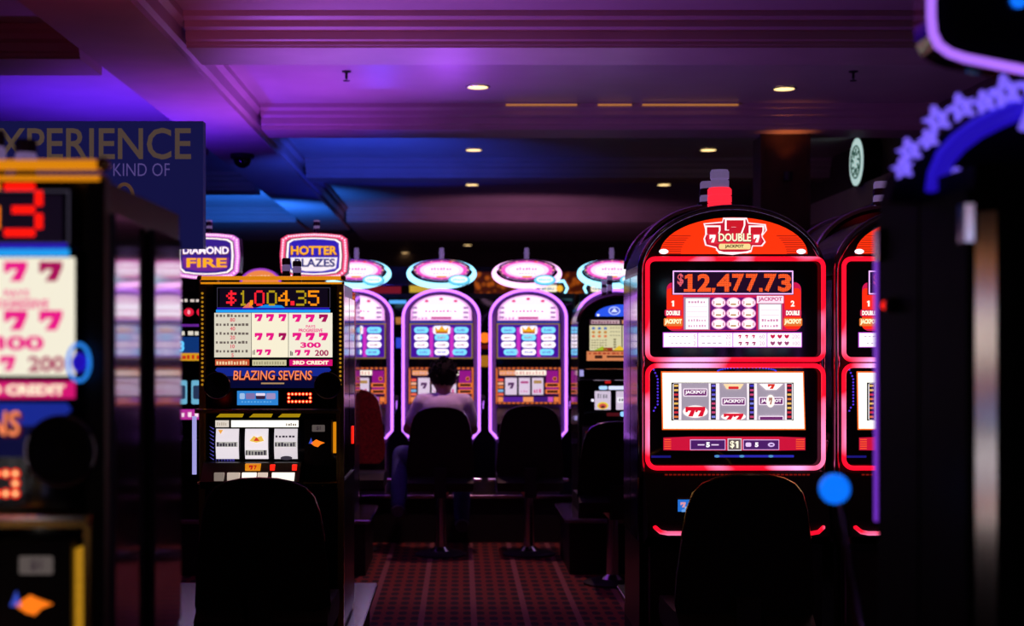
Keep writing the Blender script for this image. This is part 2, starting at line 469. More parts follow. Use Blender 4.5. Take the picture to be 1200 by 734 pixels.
obj('bracket', B((-.02, .02, -.01, .06, 0, .03)), M['satin'], t); obj('can', lathe([(.03, 0), (.035, .06), (.03, .06), (.02, .03)], (0, -.04, 0)), M['satin'], t)
for px, lab in ((406, 'small pendent sprinkler head hanging near the main ceiling beam'), (1000, 'small pendent sprinkler head beyond the star arch')):
    d = 9.2; x = (px - VX) * d / F
    t = thing('sprinkler', lab, 'sprinkler', (x, d, ZC), 0, 'ceiling sprinklers')
    obj('escutcheon', lathe([(.03, 0), (.03, -.006), (.012, -.012)]), M['satin'], t)
    obj('nozzle', lathe([(.009, -.01), (.009, -.045), (.004, -.05), (.004, -.06)]), M['satin'], t)
    obj('deflector', lathe([(.022, -.06), (.022, -.064)]), M['satin'], t)
t = thing('dome_camera', 'black dome security camera under the main ceiling beam', 'camera', (-1.82, 11.85, ZB))
obj('mount', lathe([(.10, 0), (.10, -.03), (.085, -.04)], n=24), M['satin'], t)
obj('dome', lathe([(.075 * math.cos(a * PI / 16), -.04 - .075 * math.sin(a * PI / 16)) for a in range(8)] + [(.003, -.115)], n=24), M['glass'], t, smooth=True)


# ================================================================== chairs
def make_chair(label, x, y, top, rz=0.0, fab='fabric', group='black casino chairs', trim='brushed'):
    t = thing('casino_chair', label, 'chair', (x, y, 0), rz, group)
    half = [(0, 0), (.06, -.003), (.11, -.014), (.15, -.034), (.178, -.066), (.196, -.12), (.212, -.22), (.226, -.34), (.232, -.44), (.222, -.49), (.19, -.52)]
    pts = [(-a, b) for a, b in half[::-1]] + half[1:]
    bm = bmesh.new(); F0, F1 = [], []
    for a, b in pts:
        yy = 1.1 * a * a - 0.10 * (b + .5) * 1.0 + .05
        F0.append(bm.verts.new((a, yy, top + b))); F1.append(bm.verts.new((a * .97, yy + .065, top + b * .985 - .006)))
    bm.faces.new(F0); bm.faces.new(F1[::-1])
    for i in range(len(pts)):
        j = (i + 1) % len(pts); bm.faces.new([F0[i], F1[i], F1[j], F0[j]])
    obj('backrest', bm, M[fab], t, bevel=.012, smooth=True)
    path = [(a * 1.003, 1.1 * a * a - 0.10 * (b + .5) + .05 + .012, top + b + .002) for a, b in pts[4:-4]]
    obj('edge_trim', tube(path, .0045, seg=6), M[trim], t, smooth=True)
    obj('seat', prism_x([(.06, .46), (.50, .46), (.54, .50), (.52, .55), (.10, .56), (.04, .52)], -.225, .225), M['fabric'], t, bevel=.025, smooth=True)
    obj('back_bracket', B((-.04, .04, .03, .10, .42, .62)), M['satin'], t)
    obj('pedestal', lathe([(.09, .02), (.04, .06), (.035, .40), (.07, .44), (.07, .46)], (0, .28, 0)), M['brushed'], t, smooth=True)
    obj('base', lathe([(.18, 0), (.18, .012), (.15, .025), (.05, .035)], (0, .28, 0), 28), M['satin'], t, smooth=True)
    return t


c_main = make_chair('black casino chair in front of the gold-framed machine with the 1,004.35 jackpot', (303 - VX) * 4.75 / F, 4.75, 1.005)
make_chair('gold-edged black casino chair in front of the red neon arched machine', (880 - VX) * 4.62 / F, 4.62, 1.03, trim='gold')
make_chair('black casino chair carrying the seated person in the pale shirt', (516 - VX) * 9.6 / F, 9.6, 1.035)
make_chair('empty black casino chair beside the seated person', (622 - VX) * 9.62 / F, 9.62, 1.045)
make_chair('black casino chair by the small black machine with the cream pay table', (724 - VX) * 8.4 / F, 8.4, 1.0)
make_chair('red casino chair half hidden behind the gold-framed machine', (411 - VX) * 9.84 / F, 9.84, 1.15, fab='redfab')


# ================================================================== stands (raised machine bases)
def stand(label, x0, x1, y0, y1, z):
    t = thing('machine_stand', label, 'stand', ((x0 + x1) / 2, y0, 0), 0, 'machine stands')
    w = (x1 - x0) / 2; dd = y1 - y0
    obj('plinth', B((-w + .03, w - .03, .03, dd - .03, 0, z - .03)), M['satin'], t)
    obj('top_plate', B((-w, w, 0, dd, z - .03, z)), M['brushed'], t, bevel=.004)
    obj('edge_strip', tube([(-w, 0, z - .012), (w, 0, z - .012)], .006, seg=6, bm=tube([(w, 0, z - .012), (w, dd, z - .012)], .006, seg=6, bm=tube([(-w, 0, z - .012), (-w, dd, z - .012)], .006, seg=6))), M['chrome'], t)
    return t


ZS = 0.36
stand('low metal-topped stand under the gold-framed machine', -1.40, -.387, 5.42, 6.55, ZS)
stand('low metal-topped stand under the red neon arched machines', .715, 2.20, 5.34, 6.5, ZS)
stand('low metal-topped stand under the machines with rounded bulb signs', -2.35, -.572, 8.95, 9.78, ZS)
stand('low metal-topped stand under the small black machine with cream pay table', .66, 1.75, 9.0, 9.9, ZS)
stand('low metal-topped stand under the row of violet arched machines', -1.12, 1.6, 10.46, 11.8, ZS)


def candle(parent, x, y, z, r, parts, name='candle'):
    """stacked signal lamp on a machine: list of (height, material key, radius factor)"""
    c = obj(name, lathe([(r * 1.12, 0), (r * 1.12, .006), (r * .9, .01)], (x, y, z)), M['chrome'], parent)
    zz = z + .008
    for h, mk, rf in parts:
        obj('lamp_segment', lathe([(r * rf, 0), (r * rf, h * .8), (r * rf * .9, h * .82), (r * rf * .9, h)], (x, y, zz), 18), M[mk], c, smooth=True); zz += h
    return c


# ================================================================== gold-framed reel machine (two of them)
def classic(label, x, y, amount, seed, extra=False, rz=0.0):
    cx, d = 318, 5.4; K = Loc(cx, d); rnd = random.Random(seed)
    t = thing('slot_machine', label, 'slot machine', (x, y, 0), rz, 'gold-framed reel machines')
    X0, X1 = -.272, .272; zt = K.z(331)
    obj('cabinet', B((X0 + .01, X1 - .01, .03, .60, ZS, zt)), M['black'], t, bevel=.006)
    for sx in (-1, 1):
        for a, b, tl in ((.035, .29, .057 if extra else .0), (.315, .585, .040 if extra else .0)):
            bm = prism([(-.006, a), (.006, a), (.006, b), (-.006, b)], .95, zt - .05)
            for v in bm.verts: v.co = Vector((sx * (v.co.x + tl * ((a + b) / 2 + .05 - v.co.z)), v.co.z, v.co.y))
            o = obj('side_panel', bm, M['gloss'], t); o.location.x = sx * .266
        obj('lower_side_panel', B((sx * .266 - .005, sx * .266 + .005, .035, .585, ZS + .02, .93)), M['black'], t)
        post = obj('corner_post', B((sx * .262 - .013, sx * .262 + .013, 0, .035, ZS, zt)), M['satin'] if extra else M['gold'], t, bevel=.003)
        bm = bmesh.new()
        for k in range(22):
            ball((sx * .262, -.002, K.z(344) - k * .0165), .0048, 8, bm)
        if not extra: obj('bulb_strip', bm, M['bulb'], post, kind='stuff')
    # lit tubes along the top
    for zz, r in ((CH + .259, .0075), (CH + .240, .004)):
        o = obj('top_tube', tube([(X0, .0, zz), (X1, .0, zz)], r, seg=10), M['gold_lit'], t, smooth=True)
        for sx in (-1, 1): obj('tube_cap', ball((sx * .272, 0, zz), r * 1.45, 12), M['gold'], o, smooth=True)
    # jackpot display
    p = obj('jackpot_display', B(K.box(250, 332.5, 388, 362, .004, .03)), M['glass'], t)
    a = Art(cx, d, .004)
    a.frame(254, 337, 387, 361, .9, hx('4a4458', .6), 1); a.rect(257, 339, 384, 360, hx('120a1c', .8), 1)
    a.build('display_print', p)
    a = Art(cx, d, .002)
    for ch, xa, xb, c in amount:
        if ch == '.': a.rect(xa, 353, xb, 358, c, 2)
        elif ch == ',': a.poly([(xa + 1, 352), (xb, 352), (xb, 357), (xa, 360)], c, 2)
        else: a.dots(ch, xa, 334 if extra else 340.5, xb, 357.6 if extra else 358.5, c, 2)
    a.build('digit_lettering', p, label='red, olive and orange lit jackpot digits')
    # cream pay table
    p = obj('pay_table', B(K.box(249, 363, 390.5, 420, .004, .03)), M['glass'], t)
    a = Art(cx, d, .004)
    a.rect(254, 360.6, 386, 363.4, hx('2410b0', 1), 2); a.rect(253, 363, 387, 366.4, hx('1e98e8', 1.1), 2)
    a.poly([(300, 361), (311, 357), (330, 358), (334, 361)], hx('1488e8'), 3); a.poly([(284, 361), (292, 354), (297, 361)], hx('e87060'), 3)
    cr = hx('fff6da', .95)
    for xa, xb, c in ((251, 294.2, hx('e8e0cc', .9)), (294.8, 337.6, cr), (338.2, 389.5, hx('fbf4de', .95))):
        a.rect(xa, 366.8, xb, 419, c, 2)
    a.build('glass_print', p)
    a = Art(cx, d, .002); mg = hx('ec1888'); dk = hx('a80c58'); tx = hx('6e625c'); rd = hx('e06a74')
    for k in range(5):
        y = 368.3 + k * 10.4
        a.scribble(253, y, 292, y + 3.4, tx, 2, 9, rnd)
        a.text(('80', '40', '20', '10', '5')[k], 272.5, y + 6.6, 4.6, rd, 2, bold=.03)
    for i, xx in enumerate((303, 316.5, 331)):
        for yy in (372.4, 394.6): a.seven(xx, yy, 9, 8.4, dk if (i == 2 and yy > 380) else mg, 2)
    for xx in (304, 314): a.seven(xx, 413, 7, 6.6, mg, 2)
    a.scribble(296, 410, 299, 416, tx, 2, 2, rnd)
    for i, xx in enumerate((348, 363.5, 379)):
        for yy in (373, 394.6): a.seven(xx, yy, 10.4, 8.8, dk if (i == 2 and yy < 380) else mg, 2)
    a.text('PAYS', 364, 382.8, 3.4, mg, 2, w=11, bold=.02); a.text('PROGRESSIVE', 364, 387.4, 4, mg, 2, w=28, bold=.03)
    a.text('300', 364, 404.6, 6.6, mg, 2, w=24, bold=.04)
    for xx in (349, 360): a.seven(xx, 413.5, 6.8, 6.6, mg, 2)
    a.text('200', 377, 413.8, 7, dk, 2, w=16, bold=.03); a.scribble(340, 411, 344, 417, tx, 2, 2, rnd)
    a.build('lettering', p)
    # credit strip
    p = obj('credit_strip', B(K.box(249, 420.5, 390, 430, .004, .03)), M['glass'], t)
    a = Art(cx, d, .004)
    a.rect(252, 421.5, 292, 428.6, hx('d85a38', .8), 1); a.rect(295.5, 422, 335.5, 428.6, hx('d8d0a8', .9), 1); a.rect(339, 421.5, 389.5, 429, hx('e01478', .9), 1)
    a.scribble(253.5, 423, 291, 427.5, hx('f4d0a0'), 2, 11, rnd); a.scribble(297, 423.5, 334, 427.4, hx('a09878'), 2, 12, rnd)
    a.text('3RD CREDIT', 364, 425.2, 4.6, hx('ffeed0', 1.1), 2, w=42, bold=.05)
    a.build('lettering', p)
    # name glass
    p = obj('name_glass', B(K.box(238, 430.5, 400, 478, .004, .03)), M['glass'], t)
    a = Art(cx, d, .004)
    a.poly([(254, 431), (386, 431), (388, 434), (380, 441), (374, 450), (360, 455), (280, 455), (266, 450), (260, 441), (252, 434)], hx('182c9c', .8), 1)
    a.rect(262, 441, 378, 455, hx('0c1048', .5), 2, 3)
    a.build('glass_print', p)
    a = Art(cx, d, .002)
    a.text('BLAZING SEVENS', 320, 440.6, 11.6, hx('5a1010'), 3, w=93, bold=.05, shear=.08)
    a.text('BLAZING SEVENS', 319.4, 440, 11, hx('ff8a58', 1.0), 4, w=92, bold=.012, shear=.08)
    a.rect(306, 448.6, 333, 450.4, hx('c8a070', .7), 3)
    a.build('name_lettering', p)
    for px in (254.5, 384):
        s = obj('speaker', lathe([(16 * K.k, 0), (16 * K.k, .008), (13 * K.k, .012), (2 * K.k, .004)], n=28), M['satin'], t)
        s.location = (K.x(px), .002, K.z(452)); s.rotation_euler = (PI / 2, 0, 0)
        r = obj('speaker_rim', tube([(15.4 * K.k * math.cos(a_ * PI / 14), 15.4 * K.k * math.sin(a_ * PI / 14), .01) for a_ in range(28)], .0022, True, 6), M['brushed'], s, smooth=True)
    # small screens
    p = obj('info_screen', B(K.box(276, 456.5, 328, 476.5, -.002, .01)), M['satin'], t, bevel=.002)
    a = Art(cx, d, -.002); a.rect(278, 458.3, 326, 475, hx('2f86d8', .95), 1)
    for xa, xb, c in ((281, 287, 'a0c0e8'), (288, 299, '8070a8'), (300, 311, '38203c'), (312, 323, 'a090c0')):
        a.rect(xa, 461, xb, 468, hx(c), 2, 1.4)
    a.rect(300, 461, 311, 464, hx('e8d8f0'), 3, .8); a.scribble(283, 470, 320, 472, hx('60a8e8'), 2, 10, rnd)
    a.build('screen_print', p)
    p = obj('credit_meter', B(K.box(334, 457.5, 368.5, 475.5, -.002, .01)), M['glass'], t, bevel=.002)
    a = Art(cx, d, -.002)
    for r_ in range(3):
        for k in range(7):
            if r_ == 1 and 0 < k < 6: continue
            xx, yy = 338.5 + k * 4.2, 462 + r_ * 4.4
            a.ell(xx, yy, 2.1, 2.1, hx('ff2a10', 1.2), 1, 10); a.ell(xx, yy, 1.1, 1.1, hx('ffd890', 1.3), 2, 8)
    a.build('led_dot', p)
    # ledge and reel bay
    obj('ledge', B(K.box(231, 479, 399, 484, -.05, .03)), M['gold'], t, bevel=.006)
    obj('ledge_lip', tube([(K.x(232), -.052, K.z(480)), (K.x(398), -.052, K.z(480))], .004, seg=6), M['chrome'], t)
    bay = obj('reel_bay', B(K.box(240, 484, 396, 566, .02, .03)), M['glass'], t)
    for px in (238, 396):
        obj('bay_frame', B(K.box(px - 1.6, 484, px + 1.6, 566, -.012, .03)), M['gold'], t, bevel=.002)
    obj('light_bar', B(K.box(226, 488, 230.4, 556, -.014, .0)), M['bluewhite'], t, bevel=.003)
    a = Art(cx, d, .02)
    for xa, xb in ((254, 285), (293, 319), (327, 352)):
        a.poly([(xa + 3, 485.4), (xb, 485.4), (xb - 2, 489.6), (xa - 2, 489.6)], hx('b89410', .8), 1)
    for k in range(9):
        yy = 500 + k * 4.5; a.poly([(244, yy), (250, yy + 3), (249, yy + 4)], hx('6058c8', .6), 1)
    for k in range(7): a.poly([(252 + k * 3, 538), (253 + k * 3.4, 538), (251 + k * 4.2, 549)], hx('5048b8', .5), 1)
    a.build('glass_print', bay)
    p = obj('payline_strip', B(K.box(251.5, 492.5, 350, 501.5, .008, .02)), M['satin'], t)
    a = Art(cx, d, .008); a.rect(252, 493, 268, 501, hx('e8dcd0', .9), 1); a.rect(270.5, 493, 349.5, 501, hx('fffaf0', 1.25), 1)
    a.scribble(335, 496, 348, 499.5, hx('807468'), 2, 5, rnd); a.scribble(254, 495, 266, 499, hx('b8a898'), 2, 5, rnd); a.build('lettering', p)
    for i, (xa, xb) in enumerate(((252.5, 279.5), (286.7, 314), (321, 348.3))):
        bm = bmesh.new(); prev = None
        for k in range(9):
            u = k / 8; zz = K.z(503) + u * (K.z(538.5) - K.z(503)); yy = .016 - .012 * math.sin(PI * u)
            row = [bm.verts.new((K.x(xa), yy, zz)), bm.verts.new((K.x(xb), yy, zz))]
            if prev: bm.faces.new([prev[0], prev[1], row[1], row[0]])
            prev = row
        rl = obj('reel', bm, mat('reel_strip_lit', (.5, .5, .48), .5, emit=hx('f8eef6'), k=(.85, .9, .75)[i], noise=.03), t, smooth=True)
        a = Art(cx, d, .0005); g = hx('3a3440'); cxr = (xa + xb) / 2
        if i == 0:
            a.rect(xa + 1, 518, xb - 1, 524, hx('b4b0ac'), 1); a.scribble(xa + 1.4, 518.6, xb - 1.4, 523.4, g, 2, 7, rnd); a.poly([(xa + 3, 504), (xa + 9, 504), (xa + 6, 509)], hx('f0a848'), 1)
        elif i == 1:
            a.poly([(cxr - 8, 517), (cxr - 3, 511), (cxr + 1, 513), (cxr + 6, 511), (cxr + 9, 517), (cxr, 519)], hx('ecc050'), 1); a.poly([(cxr - 3, 517), (cxr, 512.5), (cxr + 4, 517)], hx('d83828'), 2)
            a.rect(xa + 1, 527.6, xb - 1, 534, hx('a8a49c'), 1); a.scribble(xa + 1.4, 528, xb - 1.4, 533.6, g, 2, 7, rnd)
        else:
            a.scribble(xa + 2, 510.4, xb - 2, 513, g, 2, 6, rnd); a.rect(xa + 1, 518, xb - 1, 524, hx('b4b0ac'), 1); a.scribble(xa + 1.4, 518.6, xb - 1.4, 523.4, g, 2, 7, rnd); a.ell(cxr + 1, 537, 7, 2.4, g, 2)
        a.build('reel_print', rl)
    # button deck
    obj('button_deck', prism_x([(.02, K.z(541)), (-.03, K.z(542)), (-.10, K.z(562)), (-.10, K.z(570)), (.02, K.z(570))], K.x(240), K.x(354)), M['black'], t, bevel=.004)
    def btn(x0, y0, x1, y1, m_, nm='button'):
        f = (y0 + y1) / 2; yy = -.03 - .07 * max(0, min(1, (f - 542) / 20))
        return obj(nm, B((K.x(x0), K.x(x1), yy - .014, yy + .01, K.z(y1), K.z(y0))), m_, t, bevel=.003)
    b_ = btn(290, 542.5, 307.5, 550.5, M['gold_lit'])
    a = Art(cx, d, -.062); a.seven(297, 546.5, 4.6, 5, hx('c01818'), 1); a.text('7', 302, 546.5, 5, hx('c01818'), 1, bold=.05); a.build('lettering', b_)
    for px in (321.5, 347): btn(px - 2.6, 543.6, px + 2.6, 550, M['redled'])
    for i, (xa, xb) in enumerate(((256, 267), (271, 285), (288, 304), (306, 317), (322.5, 348))):
        btn(xa, 552, xb, 562.5, M['white_lit'] if i in (2, 4) else mat('button_lit', (.4, .36, .32), .3, emit=hx('f0d8c8'), k=(.25, .6, 1, .8, 1)[i], noise=.1))
    # bill validator with arrow
    p = obj('bill_validator', B(K.box(357, 492, 389, 545, -.01, .02)), M['satin'], t, bevel=.003)
    a = Art(cx, d, -.01); a.rect(366, 498, 381, 506, hx('8a7c78', .35), 1, 1); a.text('$1', 373.5, 502, 5, hx('30242c'), 2, bold=.03)
    a.poly([(364, 519.5), (371, 515), (374, 516.5), (381, 519), (376, 521), (373, 524), (369, 523)], hx('ff7a18', 1.1), 1)
    a.poly([(362, 520), (365, 513), (367, 520)], hx('4058d8', .7), 1); a.build('glass_print', p)
    obj('edge_lamp', B(K.box(390.6, 495, 394.4, 531, -.012, .02)), M['bulb'] if extra else M['gold_lit'], t, bevel=.002)
    # belly
    obj('belly_door', B((X0 + .02, X1 - .02, .0, .03, ZS + .03, K.z(572))), M['black'], t, bevel=.006)
    obj('belly_rail', tube([(K.x(232), -.01, K.z(566)), (K.x(398), -.01, K.z(566))], .005, seg=6), M['gold'], t)
    for px in (365, 378): obj('screw', ball((K.x(px), -.002, K.z(570)), .004, 8), M['gold'], t)
    if not extra: obj('side_lamp', B((.266, .276, .46, .50, K.z(530), K.z(508))), M['redled'], t, bevel=.002)
    c = candle(t, K.x(324), .30, zt, .017, [(.05, 'dark_lamp', 1), (.026, 'lamp_metal', 1), (.026, 'dark_lamp', 1)])
    c = candle(t, K.x(336), .34, zt, .018, [(.045, 'dark_lamp', 1), (.026, 'lamp_metal', 1), (.022, 'dark_lamp', 1)])
    if extra:
        s = obj('lock_ring', tube([((.0155) * math.cos(q * PI / 12), 0, .026 * math.sin(q * PI / 12)) for q in range(24)], .0025, True, 8), mat('blue_ring_reflection', (.1, .3, .6), .2, emit=hx('2a90ff'), k=.9, noise=.3), t, smooth=True)  # blue reflections on the chrome lock, put in as glow
        s.location = (.243, -.02, CH - .023)
        obj('lock_barrel', ball((0, .004, 0), .012, 12, sc3=(1, .5, 1.2)), M['blue_neon'], s, smooth=True)
    return t


RED, OLV, ORG = hx('ff2030', 1.2), hx('b89c18', .95), hx('ff9010', 1.1)
classic('gold-framed reel slot machine showing 1,004.35 above a cream pay table', (318 - VX) * 5.4 / F, 5.4,
        [('$', 265, 277, RED), ('1', 280, 290, OLV), (',', 292, 296.5, ORG), ('0', 298, 310, RED), ('0', 312.5, 324.5, OLV), ('4', 326, 339.5, ORG), ('.', 340.5, 345, RED), ('3', 347, 359, OLV), ('5', 361, 374, ORG)], 3)
classic('blurred close gold-framed slot machine whose jackpot ends in a red 3', -.511 - .272, 2.03,
        [('$', 265, 277, RED), ('1', 280, 290, OLV), (',', 292, 296.5, ORG), ('0', 298, 310, RED), ('4', 318, 334, OLV), ('.', 335, 339, RED), ('5', 340, 356.5, hx('ff8010', 1.2)), ('3', 358.4, 375.4, hx('ff1408', 1.3))], 9, True)
stand('low stand under the blurred close gold-framed machine', -1.4, -.505, 2.06, 2.7, ZS)


classic('gold-framed slot machine behind the viewer, mirrored in the strip of the star-topped machine', -1.25, .12,
        [('$', 265, 277, RED), ('1', 280, 290, OLV), (',', 292, 296.5, ORG), ('0', 298, 310, RED), ('0', 312.5, 324.5, OLV), ('4', 326, 339.5, ORG), ('.', 340.5, 345, RED), ('3', 347, 359, OLV), ('5', 361, 374, ORG)], 4, rz=PI / 2)
stand('low stand under the machine behind the viewer', -1.9, -1.28, -.18, .42, ZS)


# ================================================================== red neon arched machine (two)
def arched(label):
    cx, d = 858, 5.3; K = Loc(cx, d); rnd = random.Random(5)
    t = thing('slot_machine', label, 'slot machine', K.loc(), 0, 'red neon arched machines')
    X0, X1 = K.x(750.5), K.x(965.5)
    arch = arc_pts(0, K.z(318), X1, K.z(244) - K.z(318), 0, 180, 28)
    body = [(X1, ZS)] + arch + [(X0, ZS)]
    obj('cabinet', prism(body, .03, .50), M['black'], t)
    rimp = [(X1 - .006, .012, K.z(560))] + [(a * .985, .012, b - .004) for a, b in arch] + [(X0 + .006, .012, K.z(560))]
    obj('arch_rim', tube(rimp, .016, seg=10), M['gloss'], t, smooth=True)
    obj('arch_highlight', tube([(a * .985, .0, b + .011) for _, a, b in [(0, p_[0], p_[1]) for p_ in arch]], .0025, seg=6), M['purplebody'], t)
    for sx, xx in ((-1, X0), (1, X1)):
        obj('side_panel', B((xx - .006, xx + .006, .035, .26, .72, K.z(322))), M['gloss'], t, bevel=.003)
        obj('side_panel', B((xx - .006, xx + .006, .275, .495, .72, K.z(322))), M['gloss'], t, bevel=.003)
    obj('front_plate', prism([(X1 - .02, ZS + .02)] + [(a * .97, b - .012) for a, b in arch] + [(X0 + .02, ZS + .02)], .0, .03), M['satin'], t)
    # lit arch
    p = obj('arch_panel', prism([(K.x(px), K.z(py)) for px, py in ([(948, 299)] + [(859.5 + 88.5 * math.cos(q), 299 - 45 * math.sin(q)) for q in [PI * k / 24 for k in range(1, 24)]] + [(771, 299)])], -.004, 0), M['satin'], t)
    a = Art(cx, d, -.004)
    a.poly([(946, 298)] + [(859.5 + 86.5 * math.cos(q), 298 - 43 * math.sin(q)) for q in [PI * k / 24 for k in range(1, 24)]] + [(773, 298)], hx('ff3206', 1.15), 1)
    for k in range(9):
        yy = 297 - k * 2.6; w = 86 * math.sqrt(max(0, 1 - ((298 - yy) / 43) ** 2))
        for sx in (-1, 1): a.poly([(859.5 + sx * w, yy), (859.5 + sx * (w - 24), yy), (859.5 + sx * (w - 24), yy + .8), (859.5 + sx * w, yy + .8)], hx('8a1410', .9), 2)
    for px in (777.5, 938.5): a.ell(px, 295, 5.5, 3, hx('fff0ff', 1.4), 3)
    a.build('glass_print', p)
    a = Art(cx, d, -.005)
    out = [(824, 262), (846, 260), (847, 255.5), (875, 255.5), (877, 261), (897, 263), (898.5, 270), (893, 277), (897, 284), (893, 289), (882, 289), (880, 296), (868, 297.5), (858, 299), (842, 297.5), (838, 291), (826, 288), (824, 280), (827, 273)]
    a.poly(out, hx('ffd8e0', 1.3), 1)
    a.poly([(860 + (x_ - 860) * .95, 276 + (y_ - 276) * .91) for x_, y_ in out], hx('c81830', 1), 2)
    for xx, ww in ((835, 18), (886, 18)): a.seven(xx, 274, ww, 19, hx('fff0f0', 1.2), 3); a.seven(xx, 274, ww - 4, 15, hx('d01828'), 4)
    a.seven(861, 269, 24, 24, hx('fff0f0', 1.2), 3); a.seven(861, 268.4, 20, 20, hx('d01828'), 4)
    a.rect(829, 274, 892, 286, hx('e82840'), 5, 3)
    a.text('DOUBLE', 860.5, 279, 10.6, hx('5a1018'), 6, w=40, bold=.06); a.text('DOUBLE', 860.5, 278.6, 9.6, hx('fff0c8', 1.2), 7, w=38, bold=.03)
    a.seven(834.5, 280, 7, 9, hx('fff0f0', 1.2), 6); a.seven(886, 280, 7, 9, hx('fff0f0', 1.2), 6)
    a.rect(842, 286, 879, 292.6, hx('f4d890', 1.1), 5, 2); a.text('JACKPOT', 860, 289.3, 4.6, hx('3a1008'), 6, w=22, bold=.04)
    a.poly([(838, 293), (848, 295.6), (872, 295.6), (881, 292.6), (876, 297), (843, 297.4)], hx('ffe8f0', 1.3), 6)
    a.build('logo_lettering', p)
    # upper neon frame and glass
    p = obj('upper_glass', prism([(x_, z_) for x_, z_ in rrect(K.x(759), K.z(421), K.x(961), K.z(303), .025)], -.003, 0), M['glass'], t)
    def neon(x0, y0, x1, y1, r):
        return obj('neon_frame', tube([(x_, -.03, z_) for x_, z_ in rrect(K.x(x0), K.z(y1), K.x(x1), K.z(y0), r * K.k)], .0085, True, 10), M['red_neon'], t, smooth=True)
    neon(757.5, 304, 962.5, 421.5, 9); neon(757.5, 428.5, 962.5, 548, 11)
    a = Art(cx, d, -.004); pk = hx('e8186c', .95); rd = hx('ff2818', 1.0)
    a.poly(rrect(781, 331, 938.5, 388, 8, 5), hx('e01858', .85), 1)
    for xa, xb in ((781, 800), (919, 938)): a.rect(xa, 338, xb, 386, hx('ff2c10', 1.05), 2, 4)
    for xc, n_ in ((788.5, '1'), (928.5, '2')):
        if n_ == '1': a.poly([(xc - .6, 352.6), (xc + 1.2, 352.6), (xc + 1.2, 359.4), (xc - .9, 359.4), (xc - .9, 354.6), (xc - 2, 355), (xc - 2, 353.8)], hx('fff0e0', 1.2), 3)
        else: a.text(n_, xc, 356, 7, hx('fff0e0', 1.2), 3, w=4.6, bold=.04)
    a.rect(801, 348.6, 831.5, 386.6, hx('b8a0c0', .8), 2); a.rect(803.4, 350, 829.8, 386, hx('fff8fa', 1.25), 3)
    a.rect(886.5, 347, 917.8, 355.6, hx('ffe0f0', 1.1), 3); a.rect(888, 356, 916, 386.6, hx('b8a0c0', .8), 2); a.rect(889.6, 357, 914.4, 386, hx('fff8fa', 1.25), 3)
    a.rect(832, 349, 886, 387, hx('6a1478', .9), 2)
    for xx in (841.8, 859.3, 876.9):
        for yy in (354.8, 367.4, 380.1):
            a.ell(xx, yy, 8.6, 6.2, hx('f8a8d8', 1), 3); a.ell(xx, yy, 7.2, 5, hx('fff4f6', 1.25), 4); a.rect(xx - 3.6, yy + 1, xx + 3, yy + 3, hx('c89868'), 5, .8)
            a.rect(xx - 6, yy - 2, xx - 5, yy + 2, hx('c02060'), 5); a.rect(xx + 5, yy - 2, xx + 6, yy + 2, hx('c02060'), 5)
    a.rect(776.5, 389.6, 939.5, 407.4, hx('c850e0', 1), 2)
    for xa, xb in ((777.5, 817), (818, 858), (859, 898), (899, 938.6)): a.rect(xa, 390.6, xb, 406.6, hx('fff8fa', 1.25), 3)
    a.build('glass_print', p)
    a = Art(cx, d, -.0075)
    for xc in (788.5, 928.5):
        a.rect(xc - 10, 363, xc + 10, 371, hx('d02050'), 1, 2); a.text('DOUBLE', xc, 367, 5.6, hx('fff4e8', 1.2), 2, w=16, bold=.06)
        a.rect(xc - 11, 373, xc + 11, 382.4, hx('e87830'), 1, 1.4); a.text('JACKPOT', xc, 377.6, 7, hx('fff0c0', 1.2), 2, w=20, bold=.06)
    a.scribble(806, 352.5, 827.5, 355.6, hx('d8a0c0'), 1, 6, rnd); a.text('JACKPOT', 902, 351.3, 5.8, hx('d05890'), 2, w=28, bold=.04)
    for y_ in (359.6, 365, 371): a.rect(804, y_, 829, y_ + .6, hx('e0b8d0'), 1)
    for y_ in (374, 380.6): a.scribble(806, y_, 828, y_ + 3, hx('e0a8c8'), 1, 7, rnd); a.scribble(892, y_, 912, y_ + 3, hx('d890b8'), 1, 6, rnd)
    for y_ in (363, 369.4): a.rect(891, y_, 913, y_ + .6, hx('e0b8d0'), 1)
    gry = hx('c8b0c8')
    for (xr, t1, t2) in ((815, '5', '2'), (856, '20', '10'), (895.5, '60', '20'), (936.8, '200', '100')):
        a.text(t1, xr, 394.6, 4.6, hx('c890b8'), 1, align='r', bold=.0); a.text(t2, xr, 402.6, 4.6, hx('c890b8'), 1, align='r', bold=.0)
    for k in range(5): a.rect(783 + k * 5, 394, 786 + k * 5, 395, gry, 1); a.rect(786 + k * 5, 402, 788.5 + k * 5, 403, gry, 1)
    for k in range(4): a.rect(821 + k * 6.4, 393.6, 825.4 + k * 6.4, 394.6, gry, 1); a.rect(822 + k * 6.4, 401.6, 826 + k * 6.4, 403, gry, 1)
    for k in range(3):
        a.seven(866.5 + k * 8, 394.6, 3.4, 4, hx('d02060'), 1); a.seven(867 + k * 8, 402.8, 4, 4, hx('a82868'), 1)
        for yy, c in ((394.6, 'd01850'), (402.6, 'a04878')):
            xx = 905 + k * 8.2; a.poly([(xx - 3, yy - 1.6), (xx - 1.4, yy - 2.4), (xx, yy - 1.4), (xx + 1.4, yy - 2.4), (xx + 3, yy - 1.6), (xx + 2, yy + 1), (xx, yy + 2.6), (xx - 2, yy + 1)], hx(c), 1)
    a.build('lettering', p)
    # jackpot display
    p = obj('jackpot_display', B(K.box(787, 317, 929, 346, -.016, -.003)), M['glass'], t, bevel=.002)
